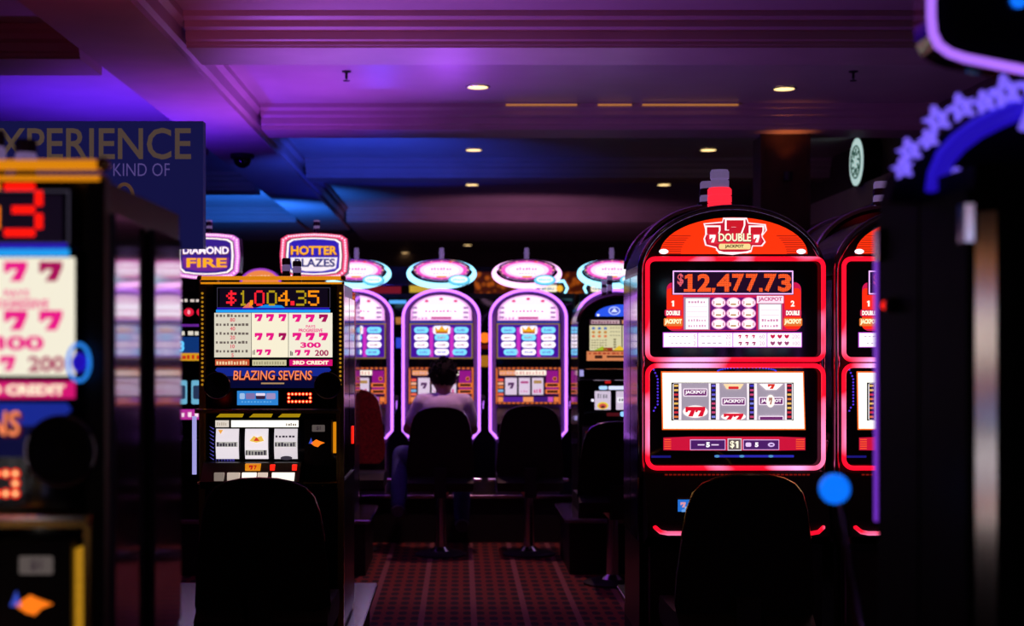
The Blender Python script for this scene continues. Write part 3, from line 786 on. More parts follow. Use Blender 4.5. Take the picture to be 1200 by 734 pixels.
    a = Art(cx, d, -.016); a.frame(787.6, 317.6, 928.4, 345.4, 1.5, hx('f0b8ff', 1.2), 1); a.rect(790, 320, 926.5, 343.4, hx('180830', .8), 1); a.build('display_print', p)
    a = Art(cx, d, -.0175); oc = hx('ff5a24', 1.45)
    a.text('$', 796.5, 328.5, 15, hx('ff6878', 1.1), 1, w=7, bold=.03)
    a.poly([(806, 321.4), (810.6, 321.4), (810.6, 342.2), (805, 342.2), (805, 326.4), (801.6, 327.4), (801.6, 324)], oc, 1)
    for ch, xa, xb in (('2', 816.5, 832), ('4', 839, 855.5), ('7', 857, 871), ('7', 873, 887), ('7', 894, 909), ('3', 910.5, 926)):
        a.text(ch, (xa + xb) / 2, 331.7, 21, oc, 1, w=xb - xa, bold=.04)
    a.rect(800.5, 339, 814, 342.2, oc, 1)
    a.poly([(833, 338), (837.5, 338), (836.5, 342.4), (833.6, 344)], oc, 1); a.rect(888.6, 338, 892.6, 342.3, oc, 1)
    for k in range(14): a.rect(791, 321.4 + k * 1.6, 926, 321.75 + k * 1.6, hx('30060c', .5), 2)
    for k in range(67): a.rect(792 + k * 2, 321, 792.3 + k * 2, 343, hx('50100c', .5), 2)
    a.build('digit_lettering', p, label='orange dot matrix jackpot digits')
    # lower glass with reels
    p = obj('lower_glass', prism([(x_, z_) for x_, z_ in rrect(K.x(759), K.z(547), K.x(961), K.z(430), .03)], -.003, 0), M['glass'], t)
    a = Art(cx, d, -.004)
    a.poly([(774.4, 435.4), (941.6, 435.4), (943.6, 504), (775.6, 504)], hx('ff6a20', 1.1), 1)
    a.poly([(776, 437), (940.4, 437), (942.2, 502.6), (777, 502.6)], hx('fffaee', 1.3), 2)
    for k in range(24):
        q = PI * (k + .5) / 24; a.ell(875 - 34 * math.cos(q), 435 - 4 * math.sin(q), 1.1, .9, hx('3040ff', .9), 1, 8)
    for k in range(14): a.ell(770.6 if 2 < k < 12 else 766 + min(k, 13 - k) * 1.7, 433.5 + k * 3.7, 1.2, 1.2, hx('5838e8', .8), 1, 8)
    a.rect(837, 533.4, 930, 536.2, hx('3030c8', .7), 1)
    for xx in (840, 869, 903): a.ell(xx, 534.8, 3, 1.6, hx('58a0d8', .8), 2)
    a.rect(763, 534, 786, 536.6, hx('2020a0', .5), 1)
    a.build('glass_print', p)
    w_ = obj('reel_window', B(K.box(786.5, 448.5, 929.5, 493, -.0065, -.003)), M['satin'], t)
    a = Art(cx, d, -.0066); a.rect(788, 449.2, 928.6, 492.6, hx('f4eaf0', 1.1), 1, 2)
    for xa, warm in ((789, 1), (832.5, 0), (877.3, 0), (921.4, 1)):
        a.rect(xa, 449.6, xa + 6, 492, hx('2c1c34', .8), 2)
        for k in range(8): a.rect(xa + (.5 if warm else 1), 451 + k * 5.2, xa + 5.4, 453.4 + k * 5.2, hx(rnd.choice(['e87838', 'f0c060', 'd83040'] if warm else ['4038c8', '7060d8', 'd04878', '8088e8'])), 3)
    a.build('glass_print', w_)
    for i, (xa, xb) in enumerate(((798, 830), (842.6, 874.6), (886.4, 919))):
        bm = bmesh.new(); prev = None
        for k in range(9):
            u = k / 8; zz = K.z(449.4) + u * (K.z(492.4) - K.z(449.4)); yy = -.0085 - .006 * math.sin(PI * u)
            row = [bm.verts.new((K.x(xa), yy, zz)), bm.verts.new((K.x(xb), yy, zz))]
            if prev: bm.faces.new([prev[0], prev[1], row[1], row[0]])
            prev = row
        rl = obj('reel', bm, M.setdefault('reel_grey', mat('reel_strip_grey', (.3, .3, .3), .5, emit=hx('b4a8bc'), k=.8, noise=.15, nscale=60)), t, smooth=True)
        a = Art(cx, d, -.0155); c_ = (xa + xb) / 2
        def jp(yc, half=False):
            a.rect(xa + 2, yc - 4.6, xb - 2, yc + 4.6, hx('fbe8f8', 1.1), 1, 1); a.rect(xa + 3, yc - 3.6, xb - 3, yc + 3.6, hx('7a3478', .9), 2, .6)
            a.text('JACKPOT', c_, yc, 5, hx('fff4fa', 1.1), 3, w=24, bold=.05)
        def s77(yc, h, n_=2):
            a.ell(c_, yc, 14.5, h * .8, hx('fff0ee', 1.2), 1)
            for k in range(n_):
                xx = c_ + (k - (n_ - 1) / 2) * 11.5; a.seven(xx, yc, 11.6, h * 1.25, hx('e01430', 1), 2)
        if i == 0: jp(460); s77(482.4, 9)
        elif i == 1: jp(470.6); s77(488.2, 5.6); a.poly([(c_ - 12, 450), (c_ + 12, 450), (c_ + 8, 456), (c_ - 8, 456)], hx('f8d8a8', 1.1), 1); a.rect(c_ - 6, 453, c_ + 6, 456, hx('e02828'), 2, 1)
        else: jp(470); a.rect(xa + 2, 487.4, xb - 2, 492, hx('fbe8f8', 1.1), 1); a.rect(xa + 3, 488.4, xb - 3, 492, hx('7a3478', .9), 2); a.poly([(c_ - 14, 450), (c_ + 14, 450), (c_ + 6, 457), (c_ - 6, 457)], hx('fff0ee', 1.2), 1); a.seven(c_, 453, 8, 5.6, hx('e03020'), 2); a.ell(c_ - 1, 470, 5, 7.4, hx('fff0e8', 1.2), 4); a.seven(c_ - 1, 470, 4, 8, hx('b07868'), 5)
        a.build('reel_print', rl)
    p = obj('denomination_bar', B(K.box(776, 511.4, 943.6, 528.6, -.009, -.003)), M['satin'], t, bevel=.002)
    a = Art(cx, d, -.009)
    a.poly([(777, 513), (808, 511.8), (912, 511.8), (943, 513), (943, 527.6), (912, 528), (808, 528), (777, 527.6)], hx('d8143c', .9), 1)
    for k in range(5): a.rect(778, 514.6 + k * 2.6, 786, 515.8 + k * 2.6, hx('ff5a28'), 2); a.rect(932, 514.6 + k * 2.6, 942, 515.8 + k * 2.6, hx('ff5a28'), 2)
    for xa, xb in ((808, 849.6), (870, 912.4)): a.rect(xa, 515, xb, 527.4, hx('d8a8e0', 1), 2); a.rect(xa + .9, 516, xb - .9, 526.6, hx('50206c', .9), 3)
    a.rect(852, 514, 868.4, 528, hx('e8d8e0', 1), 2); a.rect(853, 515, 867.4, 527, hx('6a5c60', .9), 3); a.text('$', 857.4, 521, 9, hx('fff8d8', 1.2), 4, w=5, bold=.02); a.poly([(862.6, 517), (864.6, 517), (864.6, 525), (862.2, 525), (862.2, 519.4), (861, 519.8), (861, 518.4)], hx('fff8d8', 1.2), 4)
    a.rect(817, 520.6, 825, 522, hx('f0d8f8'), 4); a.rect(833, 520.6, 841.6, 522, hx('f0d8f8'), 4); a.text('5', 829, 521.2, 6, hx('ffffff', 1.2), 4, w=4.4, bold=.06)
    a.text('5', 886, 521.2, 5.4, hx('fff0ff', 1.2), 4, w=4.2, bold=.06); a.rect(873, 518.6, 879.6, 523.6, hx('f0d0ff'), 4, 1.6); a.ell(903, 521.2, 4, 2.6, hx('e0c0f8'), 4); a.rect(901.4, 520.4, 905, 522, hx('50206c'), 5)
    a.build('lettering', p)
    # sloped console under the screens
    zc = K.z(552)
    obj('console', prism_x([(.02, zc), (-.03, zc), (-.13, K.z(606)), (-.13, K.z(624)), (.02, K.z(640))], X0 + .01, X1 - .01), M['black'], t, bevel=.005)
    a = Art(cx, d, -.042)
    for k in range(34): a.rect(777 + k * 5, 554.4, 780.6 + k * 5, 556.2, hx('a01c10', .5), 1)
    a.build('grille_print', t)
    p = obj('card_reader', B((K.x(788), K.x(808), -.11, -.02, K.z(601), K.z(581))), M['satin'], t, bevel=.002)
    a = Art(cx, d, -.1105); a.rect(789, 582, 807, 600, hx('2878e0', .85), 1); a.seven(795, 588, 6, 6, hx('e8a0b0', .9), 2); a.rect(797, 590, 805, 593, hx('a8c8f8', .8), 2); a.ell(796, 595, 3, 2, hx('70b0ff', .8), 2); a.build('screen_print', p)
    pth = [(K.x(757), -.10, K.z(612)), (K.x(762), -.135, K.z(613)), (K.x(768), -.142, K.z(618)), (K.x(776), -.142, K.z(619.5)), (K.x(940), -.142, K.z(619.5)), (K.x(948), -.142, K.z(618)), (K.x(954), -.135, K.z(613)), (K.x(959), -.10, K.z(612))]
    obj('neon_sill', tube(pth, .0075, seg=8), M['red_neon'], t, smooth=True)
    obj('belly_door', B((X0 + .03, X1 - .03, -.02, .0, ZS + .03, K.z(645))), M['satin'], t, bevel=.004)
    obj('belly_neon', tube([(K.x(760), -.02, K.z(640)), (K.x(760), -.02, ZS + .06)], .004, seg=6), M['purplebody'], t)
    lv = obj('lever', tube([(X1 + .004, .12, .86), (X1 + .016, .05, .95), (X1 + .02, .03, 1.10)], .006, seg=8), M['chrome'], t, smooth=True)
    obj('knob', ball((X1 + .02, .03, 1.114), .016, 14), M['satin'], lv, smooth=True)
    candle(t, K.x(857), .24, K.z(241), .046, [(.028, 'red_lit', 1.02), (.028, 'red_lit', 1.02), (.028, 'red_lit', 1.02), (.035, 'lamp_metal', .8), (.035, 'lamp_metal', .8)])
    return t


m1 = arched('red neon arched slot machine with an orange 12,477.73 jackpot and triple seven emblem')
m2 = copy_tree(m1); m2.location.x += .728; m2['label'] = 'red neon arched slot machine half hidden behind the dark star-topped machine'


# dark machines standing back to back with them
def back_machine(label, x, y):
    t = thing('slot_machine', label, 'slot machine', (x, y, 0), 0, 'machines seen from behind')
    w, h0, h1 = .30, 1.79, 2.02
    arch = arc_pts(0, h0, w, h1 - h0, 0, 180, 24)
    obj('cabinet', prism([(w, ZS)] + arch + [(-w, ZS)], 0, .44), M['black'], t)
    for yy in (.01, .43): obj('arch_rim', tube([(a, yy, b) for a, b in arch], .018, seg=8), M['gloss'], t, smooth=True)
    obj('rear_door', B((-w + .05, w - .05, -.006, 0, ZS + .08, 1.6)), M['satin'], t)
    for sx in (-1, 1): obj('side_panel', B((sx * w - .005, sx * w + .005, .02, .42, ZS + .1, 1.7)), M['gloss'], t)
    obj('screen_panel', B((-w + .04, w - .04, .44, .45, .95, 1.7)), M['glass'], t)
    candle(t, 0.0, .1, h1 - .004, .042, [(.03, 'dark_lamp', 1.05), (.028, 'lamp_metal', .86), (.028, 'dark_lamp', .9), (.03, 'lamp_metal', .82)])
    return t


back_machine('black arched machine seen from behind, back to back with the 12,477.73 machine', 1.037, 5.86)
back_machine('black arched machine seen from behind, beside the dark star-topped machine', 1.765, 5.86)


# ================================================================== violet arched machines with oval signs (row of four)
def violet(label):
    cx, d = 517, 10.5; K = Loc(cx, d); rnd = random.Random(11)
    t = thing('slot_machine', label, 'slot machine', K.loc(), 0, 'violet arched machines with oval signs')
    X0, X1 = K.x(472.5), K.x(561.5)
    arch = arc_pts(0, K.z(372), X1, K.z(340) - K.z(372), 0, 180, 24)
    obj('cabinet', prism([(X1, K.z(506))] + arch + [(X0, K.z(506)), (K.x(480), K.z(520)), (K.x(480), ZS), (K.x(554), ZS), (K.x(554), K.z(520))], .01, .55), M['purplebody'], t)
    path = [(K.x(553), -.01, K.z(514)), (X1, -.01, K.z(505))] + [(a, -.01, b) for a, b in arch] + [(X0, -.01, K.z(505)), (K.x(481), -.01, K.z(514))]
    obj('neon_outline', tube(path, .0105, seg=8), M['violet_neon'], t, smooth=True)
    for sx, xx in ((-1, X0), (1, X1)): obj('side_panel', B((xx - .004, xx + .004, .03, .54, .9, K.z(376))), M['gloss'], t)
    # arched top glass
    ins = [(553.5, 376)] + [(517 + 36.5 * math.cos(q), 368 - 22.5 * math.sin(q)) for q in [PI * k / 20 for k in range(1, 20)]] + [(480.5, 376)]
    p = obj('top_glass', prism([(K.x(a), K.z(b)) for a, b in ins], 0, .01), M['glass'], t)
    a = Art(cx, d, 0); cpt = (517, 362)
    def shr(k): return [(cpt[0] + (x_ - cpt[0]) * k, cpt[1] + (y_ - cpt[1]) * k) for x_, y_ in ins]
    a.poly(shr(.985), hx('f0a8f0', 1.15), 1); a.poly(shr(.9), hx('ffe0f4', 1.3), 2)
    a.rect(493, 358, 541, 370, hx('fffaff', 1.5), 3, 4)
    for xx, yy in ((500, 353), (534, 353), (517, 350.5)): a.ell(xx, yy, 2.4, 1.6, hx('e04888', 1.1), 3)
    a.scribble(498, 363, 536, 366.4, hx('f088c8', 1.1), 4, 9, rnd)
    for xx in (486, 546):
        for yy in (361, 366.5, 372): a.rect(xx - 3, yy - 1.4, xx + 3, yy + 1.4, hx('b888c8', 1), 3, .6)
    a.rect(505, 371.4, 529, 374.4, hx('d060a0', 1), 3, 1); a.scribble(482, 372, 502, 374.4, hx('e090d0'), 3, 5, rnd)
    a.build('glass_print', p)
    # pay table
    p = obj('pay_table', B(K.box(479.5, 376.6, 554.5, 421, -.002, .01)), M['glass'], t)
    a = Art(cx, d, -.002)
    a.rect(480, 376.8, 554, 378.6, hx('2838c0', .8), 1); a.frame(480, 379, 554, 420.6, 1.6, hx('a08048', .7), 1); a.rect(481.6, 380.6, 552.4, 419, hx('4a10a8', .85), 1)
    for xx in (505.6, 529.4): a.rect(xx - 2.2, 384, xx + 2.2, 418.4, hx('d030c8', .95), 2)
    for ci, xx in enumerate((493.7, 517.7, 540.6)):
        for ri, yy in enumerate((387, 395.7, 404.2, 412.8)):
            xs = xx + (3 if ci == 0 and ri == 3 else -2 if ci == 2 and ri == 3 else 0)
            if ci == 1 and ri == 0:
                a.rect(xx - 11, yy - 5, xx + 11, yy + 5, hx('f0f0ff', 1.2), 2, 4); a.poly([(xx - 7, yy + 4), (xx - 8, yy - 4), (xx - 4, yy), (xx, yy - 5), (xx + 4, yy), (xx + 8, yy - 4), (xx + 7, yy + 4)], hx('f0a818', 1.1), 3)
                a.rect(xx - 7, yy + 2, xx + 7, yy + 4, hx('a83818'), 4); continue
            c = hx('78d8ff', 1.2) if (ri in (0, 3) and ci != 1) or (ci == 1 and ri == 1) else hx('fff4ff', 1.25)
            a.rect(xs - 8.4, yy - 3.6, xs + 8.4, yy + 3.6, c, 2, 3.4); a.scribble(xs - 5, yy - 1.4, xs + 5, yy + 1.4, hx('7088d0' if ri in (0, 3) else 'b09098'), 3, 4, rnd)
    a.build('lettering', p)
    obj('control_band', B(K.box(479, 421.4, 555, 430, -.004, .01)), M['glass'], t)
    # reel panel
    p = obj('reel_panel', B(K.box(478.6, 430.4, 555.4, 474, -.006, .01)), M['glass'], t)
    a = Art(cx, d, -.006)
    a.frame(479, 430.8, 555, 473.6, 2.2, hx('d86830', .9), 1); a.rect(481.2, 433, 552.8, 471.4, hx('2a0c38', .8), 1)
    for k in range(14): a.rect(480 + k * 5.4, 430.8, 482 + k * 5.4, 433, hx('401020'), 2); a.rect(480 + k * 5.4, 471.6, 482 + k * 5.4, 473.6, hx('401020'), 2)
    a.rect(483, 434.2, 502, 440, hx('f09858', 1), 2, 1); a.rect(502, 434.2, 538, 440, hx('fff0e0', 1.1), 2, 1); a.scribble(484, 435.4, 537, 439, hx('e0a8a0'), 3, 14, rnd)
    for k, c in enumerate(('f05848', 'f0b090', 'e07838', '78b0d8', 'f06850')): a.rect(481.6, 444 + k * 4.2, 488, 447 + k * 4.2, hx(c), 2, .8)
    a.rect(489, 442.4, 535.6, 463.4, hx('180c18'), 2); a.rect(538, 434.6, 552, 462, hx('a01890', .8), 2)
    for yy in (449, 456.6): a.rect(537, yy, 553.4, yy + 5, hx('f07830', .95), 3, .8); a.rect(539, yy + 1.2, 551.6, yy + 3.8, hx('18080c'), 4)
    a.ell(548, 444, 2.4, 2.4, hx('f07830'), 3); a.ell(548, 444, 1.5, 1.5, hx('18080c'), 4)
    for xa, xb, c in ((481.6, 487.6, 'f09050'), (488, 511, '58209c'), (511, 523, 'f89860'), (523, 540, '401878'), (540, 546, 'd050c0'), (547, 552.6, 'f08040')): a.rect(xa, 465.4, xb, 471, hx(c, .95), 2)
    a.build('lettering', p)
    for i, (xa, xb) in enumerate(((490, 503.6), (506, 519), (521.4, 534.6))):
        r = obj('reel', B((K.x(xa), K.x(xb), -.012, -.006, K.z(462.8), K.z(443))), M.setdefault('reel_pale', mat('reel_strip_pale', (.4, .4, .4), .5, emit=hx('e0d0e8'), k=.85, noise=.08)), t, bevel=.002)
        a = Art(cx, d, -.0125); c_ = (xa + xb) / 2
        if i == 0: a.seven(c_, 452, 7, 7, hx('502058'), 1)
        elif i == 1: a.rect(xa + 2, 447, xb - 2, 449.4, hx('b02878'), 1); a.scribble(xa + 2, 457, xb - 2, 460, hx('e0a0c8'), 1, 3, rnd)
        else: a.rect(xa + 2, 446, xb - 2, 449.6, hx('b08848'), 1); a.scribble(xa + 2, 456, xb - 2, 460.6, hx('d84890'), 1, 3, rnd)
        a.build('reel_print', r)
    # button deck and belly
    obj('button_deck', prism_x([(.0, K.z(478)), (-.08, K.z(488)), (-.11, K.z(496)), (-.11, K.z(506)), (.0, K.z(514))], K.x(480), K.x(554)), M['black'], t, bevel=.005)
    for k in range(5): obj('button', B((K.x(486 + k * 12), K.x(494 + k * 12), -.10, -.07, K.z(492), K.z(487))), M['bluewhite'] if k in (1, 4) else M['satin'], t, bevel=.003)
    obj('kick_rail', tube([(K.x(470), -.03, .466), (K.x(564), -.03, .466)], .014, seg=12), M['chrome'], t, smooth=True)
    obj('belly_door', B((K.x(481), K.x(553), -.012, .01, ZS + .02, K.z(520))), M['black'], t)
    lv = obj('lever', tube([(X1 + .01, .12, .95), (X1 + .028, .06, .99), (X1 + .03, .05, 1.05)], .008, seg=8), M['chrome'], t, smooth=True)
    obj('knob', ball((X1 + .03, .05, 1.066), .022, 14), M['satin'], lv, smooth=True)
    # oval sign on a neck
    obj('sign_neck', B((-.05, .05, .22, .28, K.z(345), K.z(330))), M['black'], t)
    y0 = .2
    def ring(cx_, cy_, rx, ry, r, m_, nm, par, yy):
        return obj(nm, tube([(K.x(cx_ + rx * math.cos(q * PI / 20)), yy, K.z(cy_ - ry * math.sin(q * PI / 20))) for q in range(40)], r, True, 8), m_, par, smooth=True)
    sg = obj('oval_sign', prism([(K.x(517 + 37 * math.cos(q * PI / 20)), K.z(316 - 14.5 * math.sin(q * PI / 20))) for q in range(40)], y0, y0 + .1), M['black'], t)
    ring(517, 319.4, 38.5, 14.4, .022, M['cyan_neon'], 'neon_ring', sg, y0 + .02)
    ring(517, 315, 33.5, 12.2, .006, M['chrome'], 'chrome_ring', sg, y0 - .012)
    a = Art(cx, d, y0 - .001)
    a.ell(517, 315, 33, 12, hx('50143c', .8), 1, 32); a.ell(517, 315, 31, 10.8, hx('f058c8', 1.15), 2, 32); a.ell(517, 315, 26, 9, hx('ffd0f0', 1.3), 3, 32); a.ell(517, 315.4, 20, 6, hx('fff8ff', 1.5), 4, 32)
    for k in range(16):
        q = 2 * PI * k / 16; a.ell(517 + 32 * math.cos(q), 315 + 11.4 * math.sin(q), 1.2, 1, hx('ffc890', 1.1), 4, 8)
    a.scribble(504, 311.4, 530, 315.6, hx('f088c8', 1.2), 5, 7, rnd); a.scribble(507, 317.4, 529, 320, hx('f0a8d0', 1.1), 5, 6, rnd); a.rect(511, 322, 523, 324, hx('e8a040', 1.1), 5, .8)
    a.rect(526, 304.6, 529, 306.4, hx('f04060', 1.2), 5)
    a.build('sign_lettering', sg)
    bd = obj('badge', prism([(K.x(538 + 13.5 * math.cos(q * PI / 14)), K.z(327.4 - 6.6 * math.sin(q * PI / 14))) for q in range(28)], y0 - .05, y0 - .02), M['satin'], t)
    a = Art(cx, d, y0 - .05); a.ell(538, 327.4, 13, 6.2, hx('68d0f4', 1.15), 1, 28); a.ell(538, 326.6, 10, 4, hx('e8fbff', 1.35), 2, 28); a.scribble(530.5, 325.4, 545.5, 328, hx('78c8e8', 1.1), 3, 6, rnd); a.build('badge_print', bd)
    candle(t, 0, .25, K.z(302.5), .018, [(.03, 'lamp_metal', 1), (.03, 'lamp_metal', 1.06), (.024, 'lamp_metal', .95)])
    return t


v0 = violet('violet neon arched machine that the person in the pale shirt is playing')
for k, lab in ((1, 'violet neon arched machine with a pink-ringed oval sign, behind the empty chair'),
               (-1, 'violet neon arched machine half hidden by the gold-framed machine'),
               (2, 'violet neon arched machine mostly hidden behind the small black machine')):
    c = copy_tree(v0); c.location.x += k * 102 * 10.5 / F; c['label'] = lab
    if k == 1:
        for ch in c.children:
            if ch.name.startswith('oval_sign'):
                for g in ch.children:
                    if g.name.startswith('neon_ring'): g.data = g.data.copy(); g.data.materials[0] = M['pink_neon']


for x, lab in ((2.15, 'violet neon arched machine behind the viewer, beside the wall'), (2.85, 'violet neon arched machine behind the viewer, in the corner of the room')):
    c = copy_tree(v0); c.location = (x, -2.6, 0); c.rotation_euler.z = PI; c['label'] = lab
stand('low stand under the violet machines behind the viewer', 1.8, 3.2, -3.2, -2.62, ZS)


# ================================================================== small black machine with cream pay table
def small_black():
    cx, d = 729, 9.05; K = Loc(cx, d); rnd = random.Random(21)
    t = thing('slot_machine', 'small black arched machine with a blue crest panel and cream pay table', 'slot machine', K.loc())
    X1 = K.x(780); X0 = -X1
    arch = arc_pts(0, K.z(378), X1, K.z(346) - K.z(378), 0, 180, 24)
    obj('cabinet', prism([(X1, ZS)] + arch + [(X0, ZS)], .02, .55), M['black'], t)
    obj('arch_rim', tube([(a, 0, b) for a, b in arch], .014, seg=8), M['gloss'], t, smooth=True)
    for xx in (X0, X1):
        obj('side_panel', B((xx - .005, xx + .005, .03, .28, .80, K.z(380))), M['gloss'], t); obj('side_panel', B((xx - .005, xx + .005, .30, .54, .80, K.z(380))), M['gloss'], t)
        obj('corner_trim', tube([(xx, .0, .75), (xx, .0, K.z(380))], .006, seg=6), M['chrome'], t)
    p = obj('crest_panel', prism([(K.x(a), K.z(b)) for a, b in [(761, 372)] + [(729 + 34 * math.cos(q), 372 - 16 * math.sin(q)) for q in [PI * k / 16 for k in range(1, 16)]] + [(697, 372)]], .005, .02), M['satin'], t)
    a = Art(cx, d, .005); a.poly([(760, 371)] + [(729 + 32 * math.cos(q), 371 - 14 * math.sin(q)) for q in [PI * k / 16 for k in range(1, 16)]] + [(698, 371)], hx('2c58f0', 1), 1)
    for xx in (720, 738): a.ell(xx, 364.4, 7, 5, hx('b8c8ff', 1.1), 2); a.ell(xx, 364.4, 5.6, 3.8, hx('3048d0'), 3); a.poly([(xx - 4, 366), (xx, 361), (xx + 4, 366)], hx('d8e0ff', 1.1), 4)
    a.ell(701, 369.4, 1.6, 1.4, hx('f0f0ff', 1.2), 3); a.build('crest_print', p)
    p = obj('pay_table', B(K.box(687, 373, 771, 425, .004, .02)), M['glass'], t)
    a = Art(cx, d, .004)
    a.rect(691, 374.4, 767, 381, hx('3a2030'), 1); a.rect(693, 375.4, 726, 379.6, hx('d0b0b8', .9), 2); a.scribble(694, 376.4, 725, 379, hx('703050'), 3, 9, rnd); a.rect(729, 375.4, 766, 379.6, hx('d0905a', .9), 2)
    a.rect(691, 381.6, 728.4, 411, hx('e4dcb0', .9), 1); a.rect(729.6, 381.6, 767, 411, hx('e4dcb0', .9), 1)
    for r_ in range(3):
        for k in range(3): a.ell(695.5 + k * 7, 385 + r_ * 4.6, 2, 1.6, hx(['4870b8', 'c88838', 'e07848'][r_]), 2, 8)
        for k in range(4): a.rect(715 + k * 3.2, 384 + r_ * 4.4, 717 + k * 3.2, 385 + r_ * 4.4, hx('908868'), 2)
    for r_ in range(4): a.scribble(693, 398 + r_ * 3, 712, 399.4 + r_ * 3, hx('908060'), 2, 6, rnd); a.rect(719, 397 + r_ * 3, 722, 399 + r_ * 3, hx('807858'), 2); a.scribble(731, 385 + r_ * 6, 764, 387 + r_ * 6, hx('a08860'), 2, 8, rnd)
    a.poly([(696, 411), (706, 406), (714, 411)], hx('a0b828'), 3); a.rect(707, 407.6, 718, 411.6, hx('982818'), 3); a.poly([(718, 411), (726, 405), (734, 411)], hx('e8c030'), 3)
    a.rect(687.6, 412, 770, 423, hx('e08858', .9), 2); a.rect(697, 416.6, 706, 420.4, hx('402018'), 3, 1); a.rect(711, 417, 733, 419.4, hx('402018'), 3); a.scribble(690, 413, 766, 415.4, hx('a83820'), 3, 14, rnd)
    a.build('lettering', p)
    obj('ledge', B(K.box(678, 432, 780, 446, -.05, .02)), M['black'], t, bevel=.004)
    for py in (433, 445): obj('ledge_trim', tube([(K.x(678), -.052, K.z(py)), (K.x(780), -.052, K.z(py))], .004, seg=6), M['chrome'], t)
    obj('ledge_lamp', B(K.box(678.5, 434, 683, 441, -.056, -.04)), M['bluewhite'], t)
    p = obj('reel_bay', B(K.box(684, 448, 774, 496, .004, .02)), M['glass'], t)
    a = Art(cx, d, .004); a.rect(702, 452.6, 712, 457, hx('a8d0ff', 1.2), 1, 2); a.rect(713, 452.6, 756, 457, hx('d8e0ff', 1.1), 1, 1); a.rect(709, 446.6, 716, 449.6, hx('c01818'), 1); a.ell(694.6, 469.4, 1.8, 1.8, hx('f0e8ff', 1.2), 1, 8)
    a.rect(727, 482.6, 742, 488.4, hx('90c8ff', 1.2), 1, 2); a.rect(711, 484, 726, 488, hx('501018', .8), 1); a.build('glass_print', p)
    for i, (xa, xb) in enumerate(((697, 715.6), (722, 740.6), (747, 765.6))):
        r = obj('reel', B((K.x(xa), K.x(xb), -.004, .004, K.z(480.4), K.z(458.6))), M['reel_pale'], t, bevel=.002)
        a = Art(cx, d, -.0045); c_ = (xa + xb) / 2
        if i == 0:
            a.scribble(xa + 3, 461, xb - 3, 467, hx('908898'), 1, 4, rnd); a.ell(c_, 475.6, 6.6, 4.4, hx('e8d040'), 1); a.ell(c_, 476, 4.6, 3, hx('d85848'), 2); a.ell(c_, 477, 2.4, 1.4, hx('402020'), 3)
        else: a.rect(xa + 1.4, 466, xb - 1.4, 472, hx('f4f0f8', 1.1), 1); a.scribble(xa + 3, 467.4, xb - 3, 470.4, hx('605868'), 2, 4, rnd)
        a.build('reel_print', r)
    obj('button_deck', prism_x([(.01, K.z(498)), (-.05, K.z(500)), (-.10, K.z(513)), (-.10, K.z(530)), (.01, K.z(534))], X0 + .02, X1 - .02), M['black'], t, bevel=.004)
    for xa, xb, ya, yb in ((685, 695, 505, 512), (686, 692, 521, 527)):
        p = obj('credit_meter', B((K.x(xa - 1), K.x(xb + 1), -.112, -.095, K.z(yb + 1), K.z(ya - 1))), M['satin'], t)
        a = Art(cx, d, -.1125); c = hx('ff4020', 1.1); a.rect(xa, ya, xb, ya + 1.6, c, 1); a.rect(xa, ya + 1.6, xa + 2, yb, c, 1); a.rect(xa + 2, (ya + yb) / 2, xb - 1, (ya + yb) / 2 + 1.4, c, 1)
        if yb < 515: a.rect(xa, yb - 1.6, xb, yb, c, 1)
        a.build('led_dot', p)
    obj('belly_door', B((X0 + .03, X1 - .03, -.01, .02, ZS + .03, K.z(538))), M['black'], t)
    obj('red_lamp', B((K.x(724), K.x(727.5), -.30, -.28, K.z(548), K.z(512))), M['redled'], t)
    candle(t, K.x(711.5), .2, K.z(352), .018, [(.05, 'dark_lamp', 1), (.03, 'lamp_metal', 1), (.02, 'dark_lamp', 1), (.024, 'lamp_metal', 1)])
    candle(t, K.x(719), .24, K.z(350), .019, [(.05, 'dark_lamp', 1), (.04, 'lamp_metal', 1), (.03, 'dark_lamp', 1), (.03, 'lamp_metal', 1)])
    return t


small_black()


